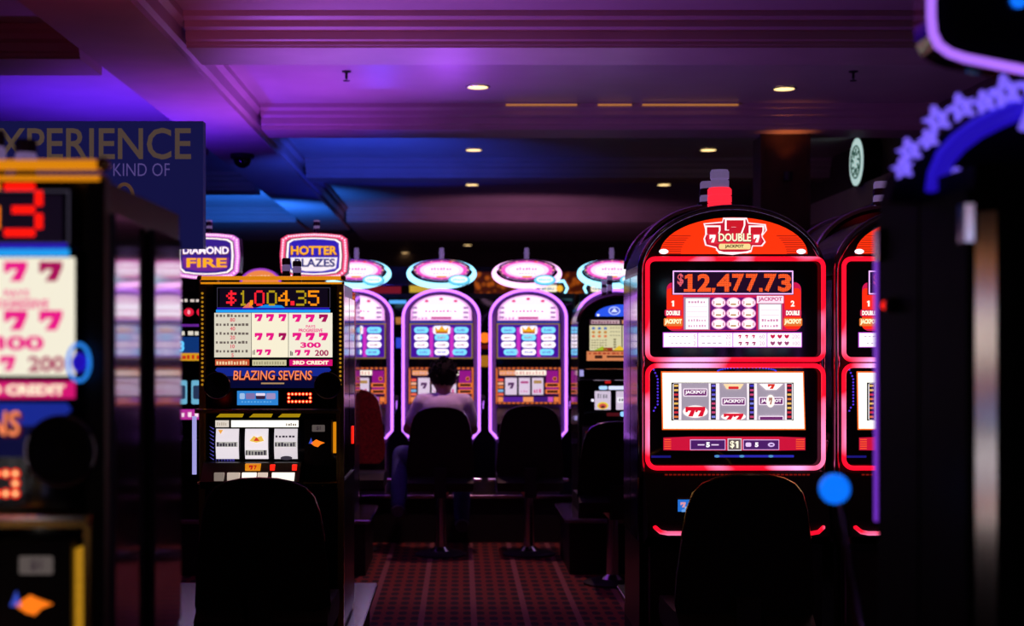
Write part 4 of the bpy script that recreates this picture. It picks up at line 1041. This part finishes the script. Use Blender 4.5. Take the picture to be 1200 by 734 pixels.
# ================================================================== machines with rounded bulb signs
def bulb_sign_machine(label, cx, words, cols, border, d=9.0):
    K = Loc(cx, d); rnd = random.Random(cx)
    t = thing('slot_machine', label, 'slot machine', K.loc(), 0, 'machines with rounded bulb signs')
    X1 = .265; X0 = -X1
    obj('cabinet', B((X0, X1, .02, .55, ZS, 1.80)), M['black'], t, bevel=.01)
    for xx in (X0, X1):
        obj('side_panel', B((xx - .005, xx + .005, .03, .54, .80, 1.78)), M['gloss'], t)
        o = obj('corner_post', B((xx - .012, xx + .012, 0, .03, .8, 1.79)), M['gold'], t)
        bm = bmesh.new()
        for k in range(30): ball((xx, -.004, 1.76 - k * .03), .006, 6, bm)
        obj('bulb_strip', bm, M['gold_lit'], o, kind='stuff')
    p = obj('pay_table', B((X0 + .03, X1 - .03, .008, .02, 1.24, 1.76)), M['glass'], t)
    a = Art(cx, d, .008)
    a.scribble(cx - 40, 350, cx + 40, 354, hx('e8d8d0', .8), 1, 12, rnd)
    for k in range(5):
        a.ell(cx - 30 + k * 15, 366, 6, 5, hx('e01838', 1), 1, 12); a.text('8', cx - 30 + k * 15, 366, 5, hx('ffa8b8', 1.1), 2, bold=.03)
    a.rect(cx - 42, 380, cx + 42, 383, hx('7028a0', .8), 1); a.scribble(cx - 40, 387, cx + 40, 393, hx('e8e0d0', .9), 1, 10, rnd)
    a.rect(cx - 42, 395, cx + 42, 421, hx('103a80', .8), 1); a.rect(cx - 42, 414, cx + 42, 423, hx('e0a020', .9), 2); a.text('33', cx - 28, 406, 13, hx('58c8ff', 1.1), 3, bold=.05); a.text('33', cx + 28, 406, 13, hx('58c8ff', 1.1), 3, bold=.05)
    a.scribble(cx - 40, 416, cx + 40, 421, hx('c02818'), 3, 14, rnd)
    a.build('lettering', p)
    p = obj('reel_panel', B((X0 + .03, X1 - .03, .008, .02, .88, 1.22)), M['glass'], t)
    a = Art(cx, d, .008)
    for k in range(3): a.rect(cx - 40 + k * 28, 446, cx - 17 + k * 28, 474, hx('70b8d8', .9), 1, 2); a.rect(cx - 38 + k * 28, 452, cx - 19 + k * 28, 468, hx('283858', .9), 2, 2)
    a.rect(cx - 42, 480, cx + 42, 492, hx('c030a0', .9), 1); a.scribble(cx - 40, 483, cx + 40, 489, hx('ffe0f0', 1), 2, 10, rnd)
    a.build('glass_print', p)
    obj('button_deck', B((X0 + .02, X1 - .02, -.10, .02, .78, .86)), M['black'], t, bevel=.01)
    # sign
    y0 = .16; S = [(-40, 277), (-33, 272.4), (-16, 270.6), (0, 270), (16, 270.6), (33, 272.4), (40, 277), (41.5, 298), (40, 318), (33, 324), (16, 326.4), (0, 327), (-16, 326.4), (-33, 324), (-40, 318), (-41.5, 298)]
    sg = obj('bulb_sign', prism([(K.x(cx + a_), K.z(b_)) for a_, b_ in S], y0, y0 + .12), M['black'], t, bevel=.006)
    obj('sign_neck', B((-.07, .07, y0 + .02, y0 + .1, 1.79, K.z(322))), M['black'], t)
    a = Art(cx, d, y0)
    def sh(k, c, lay): a.poly([(cx + a_ * k, 298.5 + (b_ - 298.5) * (k - .02)) for a_, b_ in S], c, lay)
    sh(.985, border, 1); sh(.83, hx('180828'), 2); sh(.80, hx('fff0f0', 1.2), 3); sh(.74, cols[0], 4)
    a.poly([(cx - 28, 300), (cx + 28, 300), (cx + 26, 313), (cx + 10, 316.5), (cx - 10, 316.5), (cx - 26, 313)], cols[1], 5)
    a.build('sign_print', sg)
    a = Art(cx, d, y0 - .003)
    (w1, c1, h1), (w2, c2, h2) = words
    a.text(w1, cx, 292, h1 + 1.4, hx('6a0818'), 2, w=57, bold=.05); a.text(w1, cx, 291.6, h1, c1, 3, w=55, bold=.03)
    a.text(w2, cx + 1, 306.4, h2, c2, 3, w=48, bold=.03)
    n_ = len(S)
    for i in range(n_):
        (xa, ya), (xb, yb) = S[i], S[(i + 1) % n_]; m_ = max(1, int(math.hypot(xb - xa, yb - ya) / 3.2))
        for k in range(m_):
            u = k / m_; xx = (xa + (xb - xa) * u) * .915; yy = 298.5 + (ya + (yb - ya) * u - 298.5) * .90
            a.ell(cx + xx, yy, 1.3, 1.3, hx('ffd0e8', 1.35), 1, 8)
    a.build('bulb_print', sg)
    candle(t, K.x(cx + 2), y0 + .06, K.z(271), .022, [(.026, 'dark_lamp', 1), (.018, 'lamp_metal', .9), (.026, 'dark_lamp', 1), (.01, 'lamp_metal', .9)])
    return t


bulb_sign_machine('machine with a pink bulb sign reading HOTTER BLAZES', 365, (('HOTTER', hx('ffb01c', 1.15), 10.6), ('BLAZES', hx('20207c'), 10)), (hx('3020b8', 1), hx('f4e8f0', 1.1)), hx('f04878', 1.1))
bulb_sign_machine('machine with a white and pink bulb sign reading DIAMOND FIRE', 236, (('DIAMOND', hx('fff0ff', 1.2), 9), ('FIRE', hx('ffa818', 1.15), 11)), (hx('38208c', 1), hx('702890', 1)), hx('e078e0', 1.1))
# orange arch sign peeping over the gold-framed machine
K = Loc(303, 10.0)
t = thing('slot_machine', 'machine whose orange arch sign peeps over the gold-framed machine', 'slot machine', K.loc())
obj('cabinet', B((-.26, .26, .02, .5, ZS, K.z(331))), M['black'], t, bevel=.01)
sg = obj('arch_sign', prism([(K.x(303 + 26 * math.cos(q * PI / 16)), K.z(333 - 20 * math.sin(q * PI / 16))) for q in range(17)], .1, .2), M['black'], t)
a = Art(303, 10.0, .1)
a.poly([(303 + 25 * math.cos(q * PI / 16), 332.6 - 19 * math.sin(q * PI / 16)) for q in range(17)], hx('a040c8', 1), 1); a.poly([(303 + 22 * math.cos(q * PI / 16), 332 - 16 * math.sin(q * PI / 16)) for q in range(17)], hx('f08848', 1), 2)
a.scribble(290, 322, 316, 326, hx('f8d0a0', 1.1), 3, 6); a.build('sign_print', sg)
obj('stand_block', B((-.26, .26, .02, .5, 0, ZS)), M['satin'], t)


# ================================================================== machines beyond the violet row
def far_machine(label, px, d, mode, sign=None, w=.2):
    x = (px - VX) * d / F
    t = thing('slot_machine', label, 'slot machine', (x, d, 0), 0, 'far machines beyond the violet row')
    K = Loc(px, d)
    obj('cabinet', B((-w, w, .01, .5, 0, K.z(344))), M['black'], t, bevel=.01)
    p = obj('screen', B((-w + .02, w - .02, 0, .01, .9, K.z(350))), M['glass'], t)
    a = Art(px, d, 0)
    if mode == 'orange':
        a.ell(px, 396, 7, 6, hx('ff7a18', 1.1), 1); a.rect(px - 14, 417, px + 14, 430, hx('c88020', .8), 1)
        for k in range(6): a.rect(px - 14, 418.6 + k * 2, px + 14, 419.2 + k * 2, hx('603808'), 2)
        a.rect(px - 14, 404, px + 14, 409, hx('70180c', .6), 1)
    else:
        a.rect(px - 10, 352, px + 10, 356, hx('58b0ff', 1), 1); a.rect(px - 12, 396, px + 12, 408, hx('3048d8', .9), 1); a.rect(px - 10, 372, px + 10, 380, hx('d88840', .6), 1)
    a.build('screen_print', p)
    if sign:
        S = [(-20, 337), (-16, 329), (16, 329), (20, 337), (16, 346), (-16, 346)]
        sg = obj('hexagon_sign', prism([(K.x(px + a_), K.z(b_)) for a_, b_ in S], .12, .2), M['black'], t)
        obj('neon_edge', tube([(K.x(px + a_), .115, K.z(b_)) for a_, b_ in S], .012, True, 8), M['cyan_neon'], sg)
        a = Art(px, d, .12); a.rect(px - 15, 332, px + 15, 343, hx('201020'), 1, 2); a.rect(px - 12, 333.4, px + 8, 341.6, hx('fff0d0', 1.1), 2, 2); a.ell(px + 11, 337.6, 4, 4, hx('f0b028', 1.1), 3)
        a.scribble(px - 10, 336, px + 6, 339.4, hx('7090b0'), 3, 5); a.build('sign_print', sg)
    return t


far_machine('far machine with a small cyan hexagon sign behind the pink-ringed oval sign', 646, 12.2, 'blue', True)
far_machine('far machine with a small cyan hexagon sign beside the small black machine', 706, 12.2, 'blue', True)
far_machine('far machine with an amber screen glimpsed between two violet machines', 568, 13.4, 'orange')
far_machine('far machine with a blue screen glimpsed beside the seated person machine', 466, 13.4, 'blue')
far_machine('far dark machine glimpsed between the violet row and the small black machine', 668, 13.4, 'orange')

# lit canopy of the bar far behind
def canopy_mat():
    m = mat('amber_leaf_panel', (.1, .04, .01), .5, emit=(1, .3, .05), k=.5)
    nt = m.node_tree; b = nt.nodes['Principled BSDF']
    tc = nt.nodes.new('ShaderNodeTexCoord'); v = nt.nodes.new('ShaderNodeTexVoronoi'); v.inputs['Scale'].default_value = 16
    r = nt.nodes.new('ShaderNodeValToRGB'); r.color_ramp.elements[0].color = (*hx('e06a18'), 1); r.color_ramp.elements[1].color = (*hx('501808'), 1)
    r.color_ramp.elements[0].position = .2; r.color_ramp.elements[1].position = .6
    nt.links.new(tc.outputs['Object'], v.inputs['Vector']); nt.links.new(v.outputs['Distance'], r.inputs['Fac']); nt.links.new(r.outputs['Color'], b.inputs['Emission Color'])
    return m


t = thing('bar_canopy', 'amber leaf-patterned lit canopy far behind the oval signs', 'canopy', (0, 14.6, 0))
K = Loc(540, 14.6)
obj('header', B((K.x(424), K.x(760), 0, .9, K.z(319), K.z(313))), M['wood'], t)
obj('amber_panel', B((K.x(556), K.x(700), .0, .05, K.z(346), K.z(319))), canopy_mat(), t)
obj('dark_panel', B((K.x(424), K.x(556), .0, .05, K.z(334), K.z(319))), M['wall'], t)
obj('yellow_lamp', B((K.x(480), K.x(512), -.03, .0, K.z(343), K.z(335))), mat('yellow_lightbox', (.4, .3, .05), .4, emit=hx('d8b030'), k=.8, noise=.1), t)
obj('yellow_lamp', B((K.x(519), K.x(537), -.03, .0, K.z(342), K.z(335))), mat('yellow_lightbox_dim', (.4, .3, .05), .4, emit=hx('b89838'), k=.7, noise=.1), t)
obj('red_panel', B((K.x(424), K.x(470), -.02, .0, K.z(346), K.z(336))), mat('red_lightbox', (.2, .02, .02), .4, emit=hx('8a1818'), k=.6, noise=.1), t)
obj('blue_lamp', B((K.x(455), K.x(474), -.06, -.03, K.z(357), K.z(352))), mat('blue_lightbox', (.02, .1, .4), .4, emit=hx('38a0ff'), k=1, noise=.1), t)
obj('shelf_light', B((K.x(540), K.x(760), -.03, .0, K.z(349), K.z(346.6))), M['gold_lit'], t)
for px in (426, 756): obj('post', B((K.x(px) - .05, K.x(px) + .05, .3, .4, 0, K.z(319))), M['wood'], t)

# lit sign panel far off that mirrors in the ceiling
# ================================================================== standing sign board
K = Loc(60, 4.7)
t = thing('sign_board', 'dark blue standing sign board with large letters reading EXPERIENCE', 'sign', K.loc())
bd = obj('board', B((K.x(-42), K.x(238), 0, .05, K.z(291), K.z(142))), mat('sign_room_glow', (.02, .02, .06), .4, emit=hx('1c1c58'), k=.55, noise=.12, nscale=3), t, bevel=.003)  # room light on board and letters put in as a faint glow
a = Art(60, 4.7, -.001)
a.text('EXPERIENCE', 101, 168.5, 37, hx('54433c', .8), 1, w=246, bold=.012)
a.text('KIND OF', 166, 199, 15, hx('5a4a8c', .8), 1, w=66, bold=-.008)
a.build('lettering', bd)
o = obj('emblem_ring', tube([(K.x(146 + 10 * math.cos(q * PI / 12)), -.002, K.z(231 - 15 * math.sin(q * PI / 12))) for q in range(24)], .006, True, 6), mat('dull_gold_print', (.25, .15, .08), .5, emit=hx('6a4a38'), k=.5, noise=.1), bd)
obj('post', B((K.x(95), K.x(112), .0, .05, .03, K.z(290))), M['satin'], t)
obj('base', B((K.x(20), K.x(180), -.18, .14, 0, .03)), M['satin'], t, bevel=.005)

# ================================================================== round wall sign
t = thing('wall_sign', 'round white and green sign on the dark side wall', 'sign', (XR, 12.0, CH + (VY - 190) * 12 / F))
def disc_x(r, xa, xb, n=40):
    return prism_x([(r * math.cos(2 * PI * k / n), r * math.sin(2 * PI * k / n)) for k in range(n)], xa, xb)
obj('drum', disc_x(.21, -.16, 0), M['satin'], t)
f = obj('face', disc_x(.20, -.166, -.16), mat('white_sign_face', (.5, .6, .6), .4, emit=hx('c8e8e4'), k=.75, noise=.06), t)
GREEN = mat('green_sign_print', (0, .1, .06), .4, emit=hx('0c4438'), k=.5, noise=.1)
obj('ring_print', tube([(-.168, .135 * math.cos(2 * PI * k / 32), .135 * math.sin(2 * PI * k / 32)) for k in range(32)], .008, True, 6), GREEN, f)
bm = bmesh.new()
for k in range(9):
    q = 2 * PI * k / 9; tube([(-.168, .06 * math.cos(q), .06 * math.sin(q)), (-.168, .115 * math.cos(q + .3), .115 * math.sin(q + .3))], .009, seg=6, bm=bm)
obj('emblem_print', bm, GREEN, f)


# ================================================================== close dark machine seen from behind, with star arch
def prism_z(pts, z0, z1):                   # outline in (x, y) pushed along z
    bm = bmesh.new(); a = [bm.verts.new((x, y, z0)) for x, y in pts]; b = [bm.verts.new((x, y, z1)) for x, y in pts]
    bm.faces.new(a); bm.faces.new(b[::-1])
    for i in range(len(pts)):
        j = (i + 1) % len(pts); bm.faces.new([a[i], b[i], b[j], a[j]])
    return bm


def star_machine():
    d = 2.0
    t = thing('slot_machine', 'close dark machine seen from behind, topped with lit lilac stars', 'slot machine', (.645, 1.78, 0))
    # local: x from 0 to the side away, y from 0 (rear, close) to .42
    def L(px, py, dd): return ((px - VX) * dd / F - .645, dd - 1.78, CH + (VY - py) * dd / F)
    zt = L(1040, 232, 2.2)[2]
    obj('cabinet', prism_z([(.028, 0), (.60, 0), (.60, .42), (.004, .42), (.004, .016)], 0, zt), M['matte'], t)
    obj('side_panel', B((-.004, .006, .215, .405, .3, zt - .03)), M['matte'], t, bevel=.002)
    obj('side_panel', B((-.004, .006, .022, .205, .3, zt - .03)), M['matte'], t, bevel=.002)
    obj('rear_door', B((.05, .57, -.006, 0, .25, zt - .05)), M['matte'], t, bevel=.002)
    obj('corner_mirror', prism_z([(.0042, .0148), (.0262, -.0002), (.0252, -.0022), (.0032, .0128)], .5, zt - .06), M['chrome'], t)
    obj('edge_reflection', B((-.006, .002, .407, .42, CH - .27, CH + .15)), mat('violet_edge_reflection', (.2, .1, .3), .3, emit=hx('8a3ce8'), k=.7, noise=.3, nscale=9), t)  # violet reflection along the chrome edge, put in as a glowing strip
    for px, py, dd in ((1142, 262, 1.80), (1038, 288, 2.17)):
        c = L(px, py, dd); obj('hinge_plate', B((-.012, .0, c[1] - .014, c[1] + .012, c[2] - .024, c[2] + .024)), M['chrome'], t, bevel=.002)
    c = L(1055, 358, 2.1); o = obj('lock', lathe([(.011, 0), (.011, .012), (.006, .014)], n=14), M['satin'], t); o.location = (-.004, c[1], c[2]); o.rotation_euler = (0, -PI / 2, 0)
    c = L(1045, 358, 2.14); obj('lock_lamp', ball((-.006, c[1], c[2]), .007, 10), M['redled'], t)
    # star arch
    yb = .18; dd = 1.78 + yb
    def P(px, py): x, _, z = L(px, py, dd); return (x, z)
    arch = [P(1043, 235), P(1050, 205), P(1072, 182), P(1100, 160), P(1135, 142), P(1170, 128), P(1205, 122), P(1260, 116), P(1330, 122), P(1400, 142), P(1440, 170), P(1466, 235)]
    ab = obj('arch_board', prism(arch, yb, yb + .05), M['matte'], t)
    obj('arch_tube', tube([(x, yb - .012, z) for x, z in (P(1093, 226), P(1096, 205), P(1104, 186), P(1120, 168), P(1142, 152), P(1170, 138), P(1200, 127), P(1230, 122), P(1262, 121))], .0145, seg=12), M['blue_neon'], t, smooth=True)
    obj('short_tube', tube([(x, yb - .045, z) for x, z in (P(1183, 158), P(1191, 138), P(1199, 112))], .0065, seg=10), M['lilac'], t, smooth=True)
    bm = ball((P(1118, 203)[0], yb - .01, P(1118, 203)[1]), .007, 12); obj('lamp_dot', bm, M['lilac'], t, smooth=True)
    for px, py, r, rot in ((1054, 199, 13, 12), (1062, 178, 15, 18), (1084, 165, 12, 22), (1094, 142, 17, 20), (1122, 128, 17, 20), (1149, 122, 14, 18), (1174, 110, 21, 14), (1206, 104, 17, 8), (1240, 100, 18, 0)):
        k = dd / F; cx_, cz_ = P(px, py); bm = bmesh.new(); rings = []
        for rr, yy in ((1.0, .012), (1.0, -.004), (.36, -.004), (.36, .012)):
            ring = []
            for i in range(10):
                q = math.radians(rot + 90 + 36 * i); q_r = r * k * ((1 if i % 2 == 0 else .47) if rr == 1 else .27)
                ring.append(bm.verts.new((cx_ + q_r * math.cos(q), yb + yy - .02, cz_ + q_r * math.sin(q))))
            rings.append(ring)
        for i in range(4):
            a_, b_ = rings[i], rings[(i + 1) % 4]
            for j in range(10): bm.faces.new([a_[j], a_[(j + 1) % 10], b_[(j + 1) % 10], b_[j]])
        obj('star', bm, M['lilac'], t)
    # upper neon screen on a post
    S = [P(1090, -110), P(1090, 20), P(1092, 40), P(1099, 54), P(1112, 63), P(1130, 69), P(1160, 75), P(1200, 83), P(1260, 92), P(1340, 96), P(1420, 92), P(1440, 70), P(1446, 40), P(1446, -110), P(1430, -130), P(1105, -130)]
    us = obj('upper_screen', prism(S, yb, yb + .07), M['glass'], t)
    obj('neon_frame', tube([(x, yb - .004, z) for x, z in S], .0065, True, 10), mat('violet_pink_neon', (.3, .2, .4), .3, emit=hx('b070ff'), k=1.1, noise=.1), us, smooth=True)
    bm = ball((P(1193, 0)[0], yb - .004, P(1193, 0)[1]), .012, 12); obj('screen_lamp', bm, M['blue_knob'], us, smooth=True)
    obj('screen_post', B((P(1250, 0)[0], P(1290, 0)[0], yb + .01, yb + .04, P(0, 118)[1] - .05, P(0, 80)[1])), M['black'], t)
    # pull handle
    p0, p1, p2, p3 = L(978, 573, 2.0), L(986, 610, 2.0), L(998, 680, 2.0), L(1012, 760, 2.0)
    lv = obj('lever', tube([p0, p1, p2, p3, (-.02, .2, p3[2] - .05), (.0, .2, p3[2] - .05)], [.006, .006, .0075, .009, .012, .012], seg=12), M['chrome'], t, smooth=True)
    obj('knob', ball(p0, .0215, 20), M['blue_knob'], lv, smooth=True)
    return t


star_machine()


# ================================================================== seated person
def blob_mesh(name, m, parent, segs, balls, voxel, it=6):
    """closed tapered limbs and ellipsoids fused into one continuous surface"""
    bm = bmesh.new()
    for pts in segs:                                   # [(point, radius), ...]
        for (p0, r0), (p1, r1) in zip(pts, pts[1:]):
            tube([Vector(p0).lerp(Vector(p1), k / 3) for k in range(4)], [r0 + (r1 - r0) * k / 3 for k in range(4)], seg=14, bm=bm)
        for p, r in pts: ball(p, r * 1.0, 14, bm)
    for c, r, s3 in balls: ball(c, r, 20, bm, s3)
    bmesh.ops.recalc_face_normals(bm, faces=bm.faces[:])
    me = bpy.data.meshes.new(name); bm.to_mesh(me); bm.free()
    o = bpy.data.objects.new(name, me); COL.objects.link(o)
    r = o.modifiers.new('remesh', 'REMESH'); r.mode = 'VOXEL'; r.voxel_size = voxel
    q = o.modifiers.new('smooth', 'SMOOTH'); q.iterations = it; q.factor = .5
    bpy.context.view_layer.update(); dg = bpy.context.evaluated_depsgraph_get()
    m4 = bpy.data.meshes.new_from_object(o.evaluated_get(dg)); o.modifiers.clear(); o.data = m4; bpy.data.meshes.remove(me)
    for p in m4.polygons: p.use_smooth = True
    m4.materials.clear(); m4.materials.append(m); o.parent = parent
    return o


PX, PY = -.122, 9.89
t = thing('person', 'person with short dark hair in a pale t-shirt and jeans, sitting at a violet machine', 'person', (PX, PY, 0))
SH = {s_: (s_ * .140, .0, 1.05) for s_ in (-1, 1)}
EL = {-1: (-.245, .05, .875), 1: (.205, .06, .87)}
WR = {-1: (-.225, .26, .83), 1: (.17, .26, .83)}
LEG = {-1: ((-.09, .06, .66), (-.30, .31, .67), (-.315, .05, .34), (-.31, .16, .29)), 1: ((.09, .06, .66), (.13, .42, .655), (.13, .38, .20), (.13, .50, .15))}
segs, balls = [], []
TORSO = [(0, .03, .66, .155, .105, .10), (0, .0, .76, .135, .09, .11), (0, -.015, .86, .145, .095, .11), (0, -.015, .95, .165, .105, .11), (0, -.005, 1.02, .165, .095, .09)]
for x, y, z, a_, b_, c_ in TORSO: balls.append(((x, y, z), 1, (a_, b_, c_)))
segs.append([((0, .0, 1.06), .062), ((0, .03, 1.13), .054), ((0, .05, 1.17), .052)])
for s_ in (-1, 1):
    segs.append([((s_ * .05, .0, 1.075), .05), (SH[s_], .06), ((SH[s_][0] * .5 + EL[s_][0] * .5, .025, .96), .048), (EL[s_], .040)])
    segs.append([(EL[s_], .040), ((EL[s_][0] * .6 + WR[s_][0] * .4, .14, .86), .038), (WR[s_], .026)])
    w = WR[s_]; pm = (w[0] * .93, w[1] + .065, w[2] + .004)
    balls.append((pm, 1, (.040, .048, .018)))
    for dx, ln in ((-.030, .060), (-.010, .074), (.010, .070), (.029, .055)):
        b0 = (pm[0] + dx, pm[1] + .035, pm[2]); segs.append([(b0, .0095), ((b0[0], b0[1] + ln * .55, b0[2] + .006), .009), ((b0[0], b0[1] + ln, b0[2] - .014), .008)])
    th = (pm[0] - s_ * .03, pm[1] - .02, pm[2]); segs.append([(th, .012), ((th[0] - s_ * .024, th[1] + .03, th[2] - .004), .010), ((th[0] - s_ * .028, th[1] + .06, th[2] - .012), .0085)])
    a_, k_, an, toe = LEG[s_]
    segs.append([(a_, .082), (k_, .056), (((k_[0] + an[0]) / 2, (k_[1] + an[1]) / 2, (k_[2] + an[2]) / 2), .052), (an, .038), (toe, .034)])
    balls.append(((s_ * .084, .055, 1.252), .028, (.35, .7, 1.15))); balls.append(((s_ * .03, .146, 1.268), .013, (1, 1, 1)))
balls += [((0, .062, 1.272), .1, (.80, .97, 1.14)), ((0, .105, 1.215), .06, (.85, .9, .8)), ((0, .168, 1.245), .018, (.7, 1.2, 1.4)), ((0, .158, 1.205), .02, (1.4, .5, .4))]
balls = [((c[0], c[1], c[2] - .04) if c[2] > 1.18 else c, r, s3) for c, r, s3 in balls]   # head carried low between the shoulders
blob_mesh('body', M['skin'], t, segs, balls, .007)
ss = [[((s_ * .04, -.005, 1.075), .055), (SH[s_], .074), ((SH[s_][0] * .6 + EL[s_][0] * .4, .022, .965), .070), ((SH[s_][0] * .42 + EL[s_][0] * .58, .03, .935), .066)] for s_ in (-1, 1)]
blob_mesh('t_shirt', M['shirt'], t, ss, [((x, y, z), 1, (a_ + .018, b_ + .018, c_ + .01)) for x, y, z, a_, b_, c_ in TORSO] + [((0, .0, 1.06), 1, (.10, .075, .05))], .009)
js = [[((LEG[s_][0]), .098), (LEG[s_][1], .070), (((LEG[s_][1][0] + LEG[s_][2][0]) / 2, (LEG[s_][1][1] + LEG[s_][2][1]) / 2, (LEG[s_][1][2] + LEG[s_][2][2]) / 2), .066), (LEG[s_][2], .056)] for s_ in (-1, 1)]
blob_mesh('jeans', M['jeans'], t, js, [((0, .03, .65), 1, (.178, .125, .09))], .01)
for s_ in (-1, 1):
    an, toe = LEG[s_][2:]
    obj('shoe', tube([(an[0], an[1] - .06, an[2] - .04), (an[0], an[1], an[2] - .03), (toe[0], toe[1], toe[2] - .01), (toe[0], toe[1] + .07, toe[2] - .02)], [.042, .055, .05, .035], seg=12), M['shoe'], t, smooth=True)
bm = ball((0, .05, 1.295), .108, 32, None, (.88, .98, 1.04))
for v in bm.verts:
    if v.co.y > .125 and v.co.z < 1.31: v.co.y = .125 - (1.31 - v.co.z) * .8
    if v.co.z < 1.222: v.co.z = 1.222 - (1.222 - v.co.z) * .3
    nz = math.sin(v.co.x * 170) * math.sin(v.co.y * 150 + v.co.z * 130) * .007; v.co += (v.co - Vector((0, .05, 1.29))).normalized() * nz
hr = random.Random(2)
for k in range(170):                                   # short tufts over the scalp, swept back and down
    th, ph = hr.uniform(0, 2 * PI), hr.uniform(-.15, 1) * PI / 2
    nrm = Vector((math.cos(th) * math.cos(ph) * .88, math.sin(th) * math.cos(ph) * .98, math.sin(ph) * 1.04))
    if nrm.y > .55 and nrm.z < .55: continue
    p0 = Vector((0, .05, 1.295)) + nrm * .103; dr = (nrm.normalized() + Vector((hr.uniform(-.5, .5), hr.uniform(-.7, .1), hr.uniform(-.3, .5)))).normalized()
    tube([p0, p0 + dr * .012, p0 + dr * hr.uniform(.018, .028) + Vector((0, -.004, -.003))], [.009, .007, .0015], seg=5, bm=bm)
obj('hair', bm, M['hair'], t, loc=(0, 0, -.04), smooth=True)

# made-up fixtures for the added ceiling wash lamps, kept out of sight
for i, a_ in enumerate(ADDED_UPLIGHTS):
    x, y, z = a_[0]; zb = a_[5]
    tt = thing('uplight', a_[6] + ' ceiling wash uplight, added out of sight among the machine banks', 'uplight', (x, y, zb), 0, 'added ceiling wash uplights')
    obj('stem', tube([(0, 0, .02), (0, 0, z - zb - .12)], .02, seg=10), M['satin'], tt)
    obj('base', lathe([(.09, 0), (.09, .015), (.03, .03)]), M['satin'], tt)
    obj('can', lathe([(.03, -.12), (.08, -.10), (.08, .0), (.075, .0), (.075, -.05), (.02, -.06)], (0, 0, z - zb - .03)), M['satin'], tt)
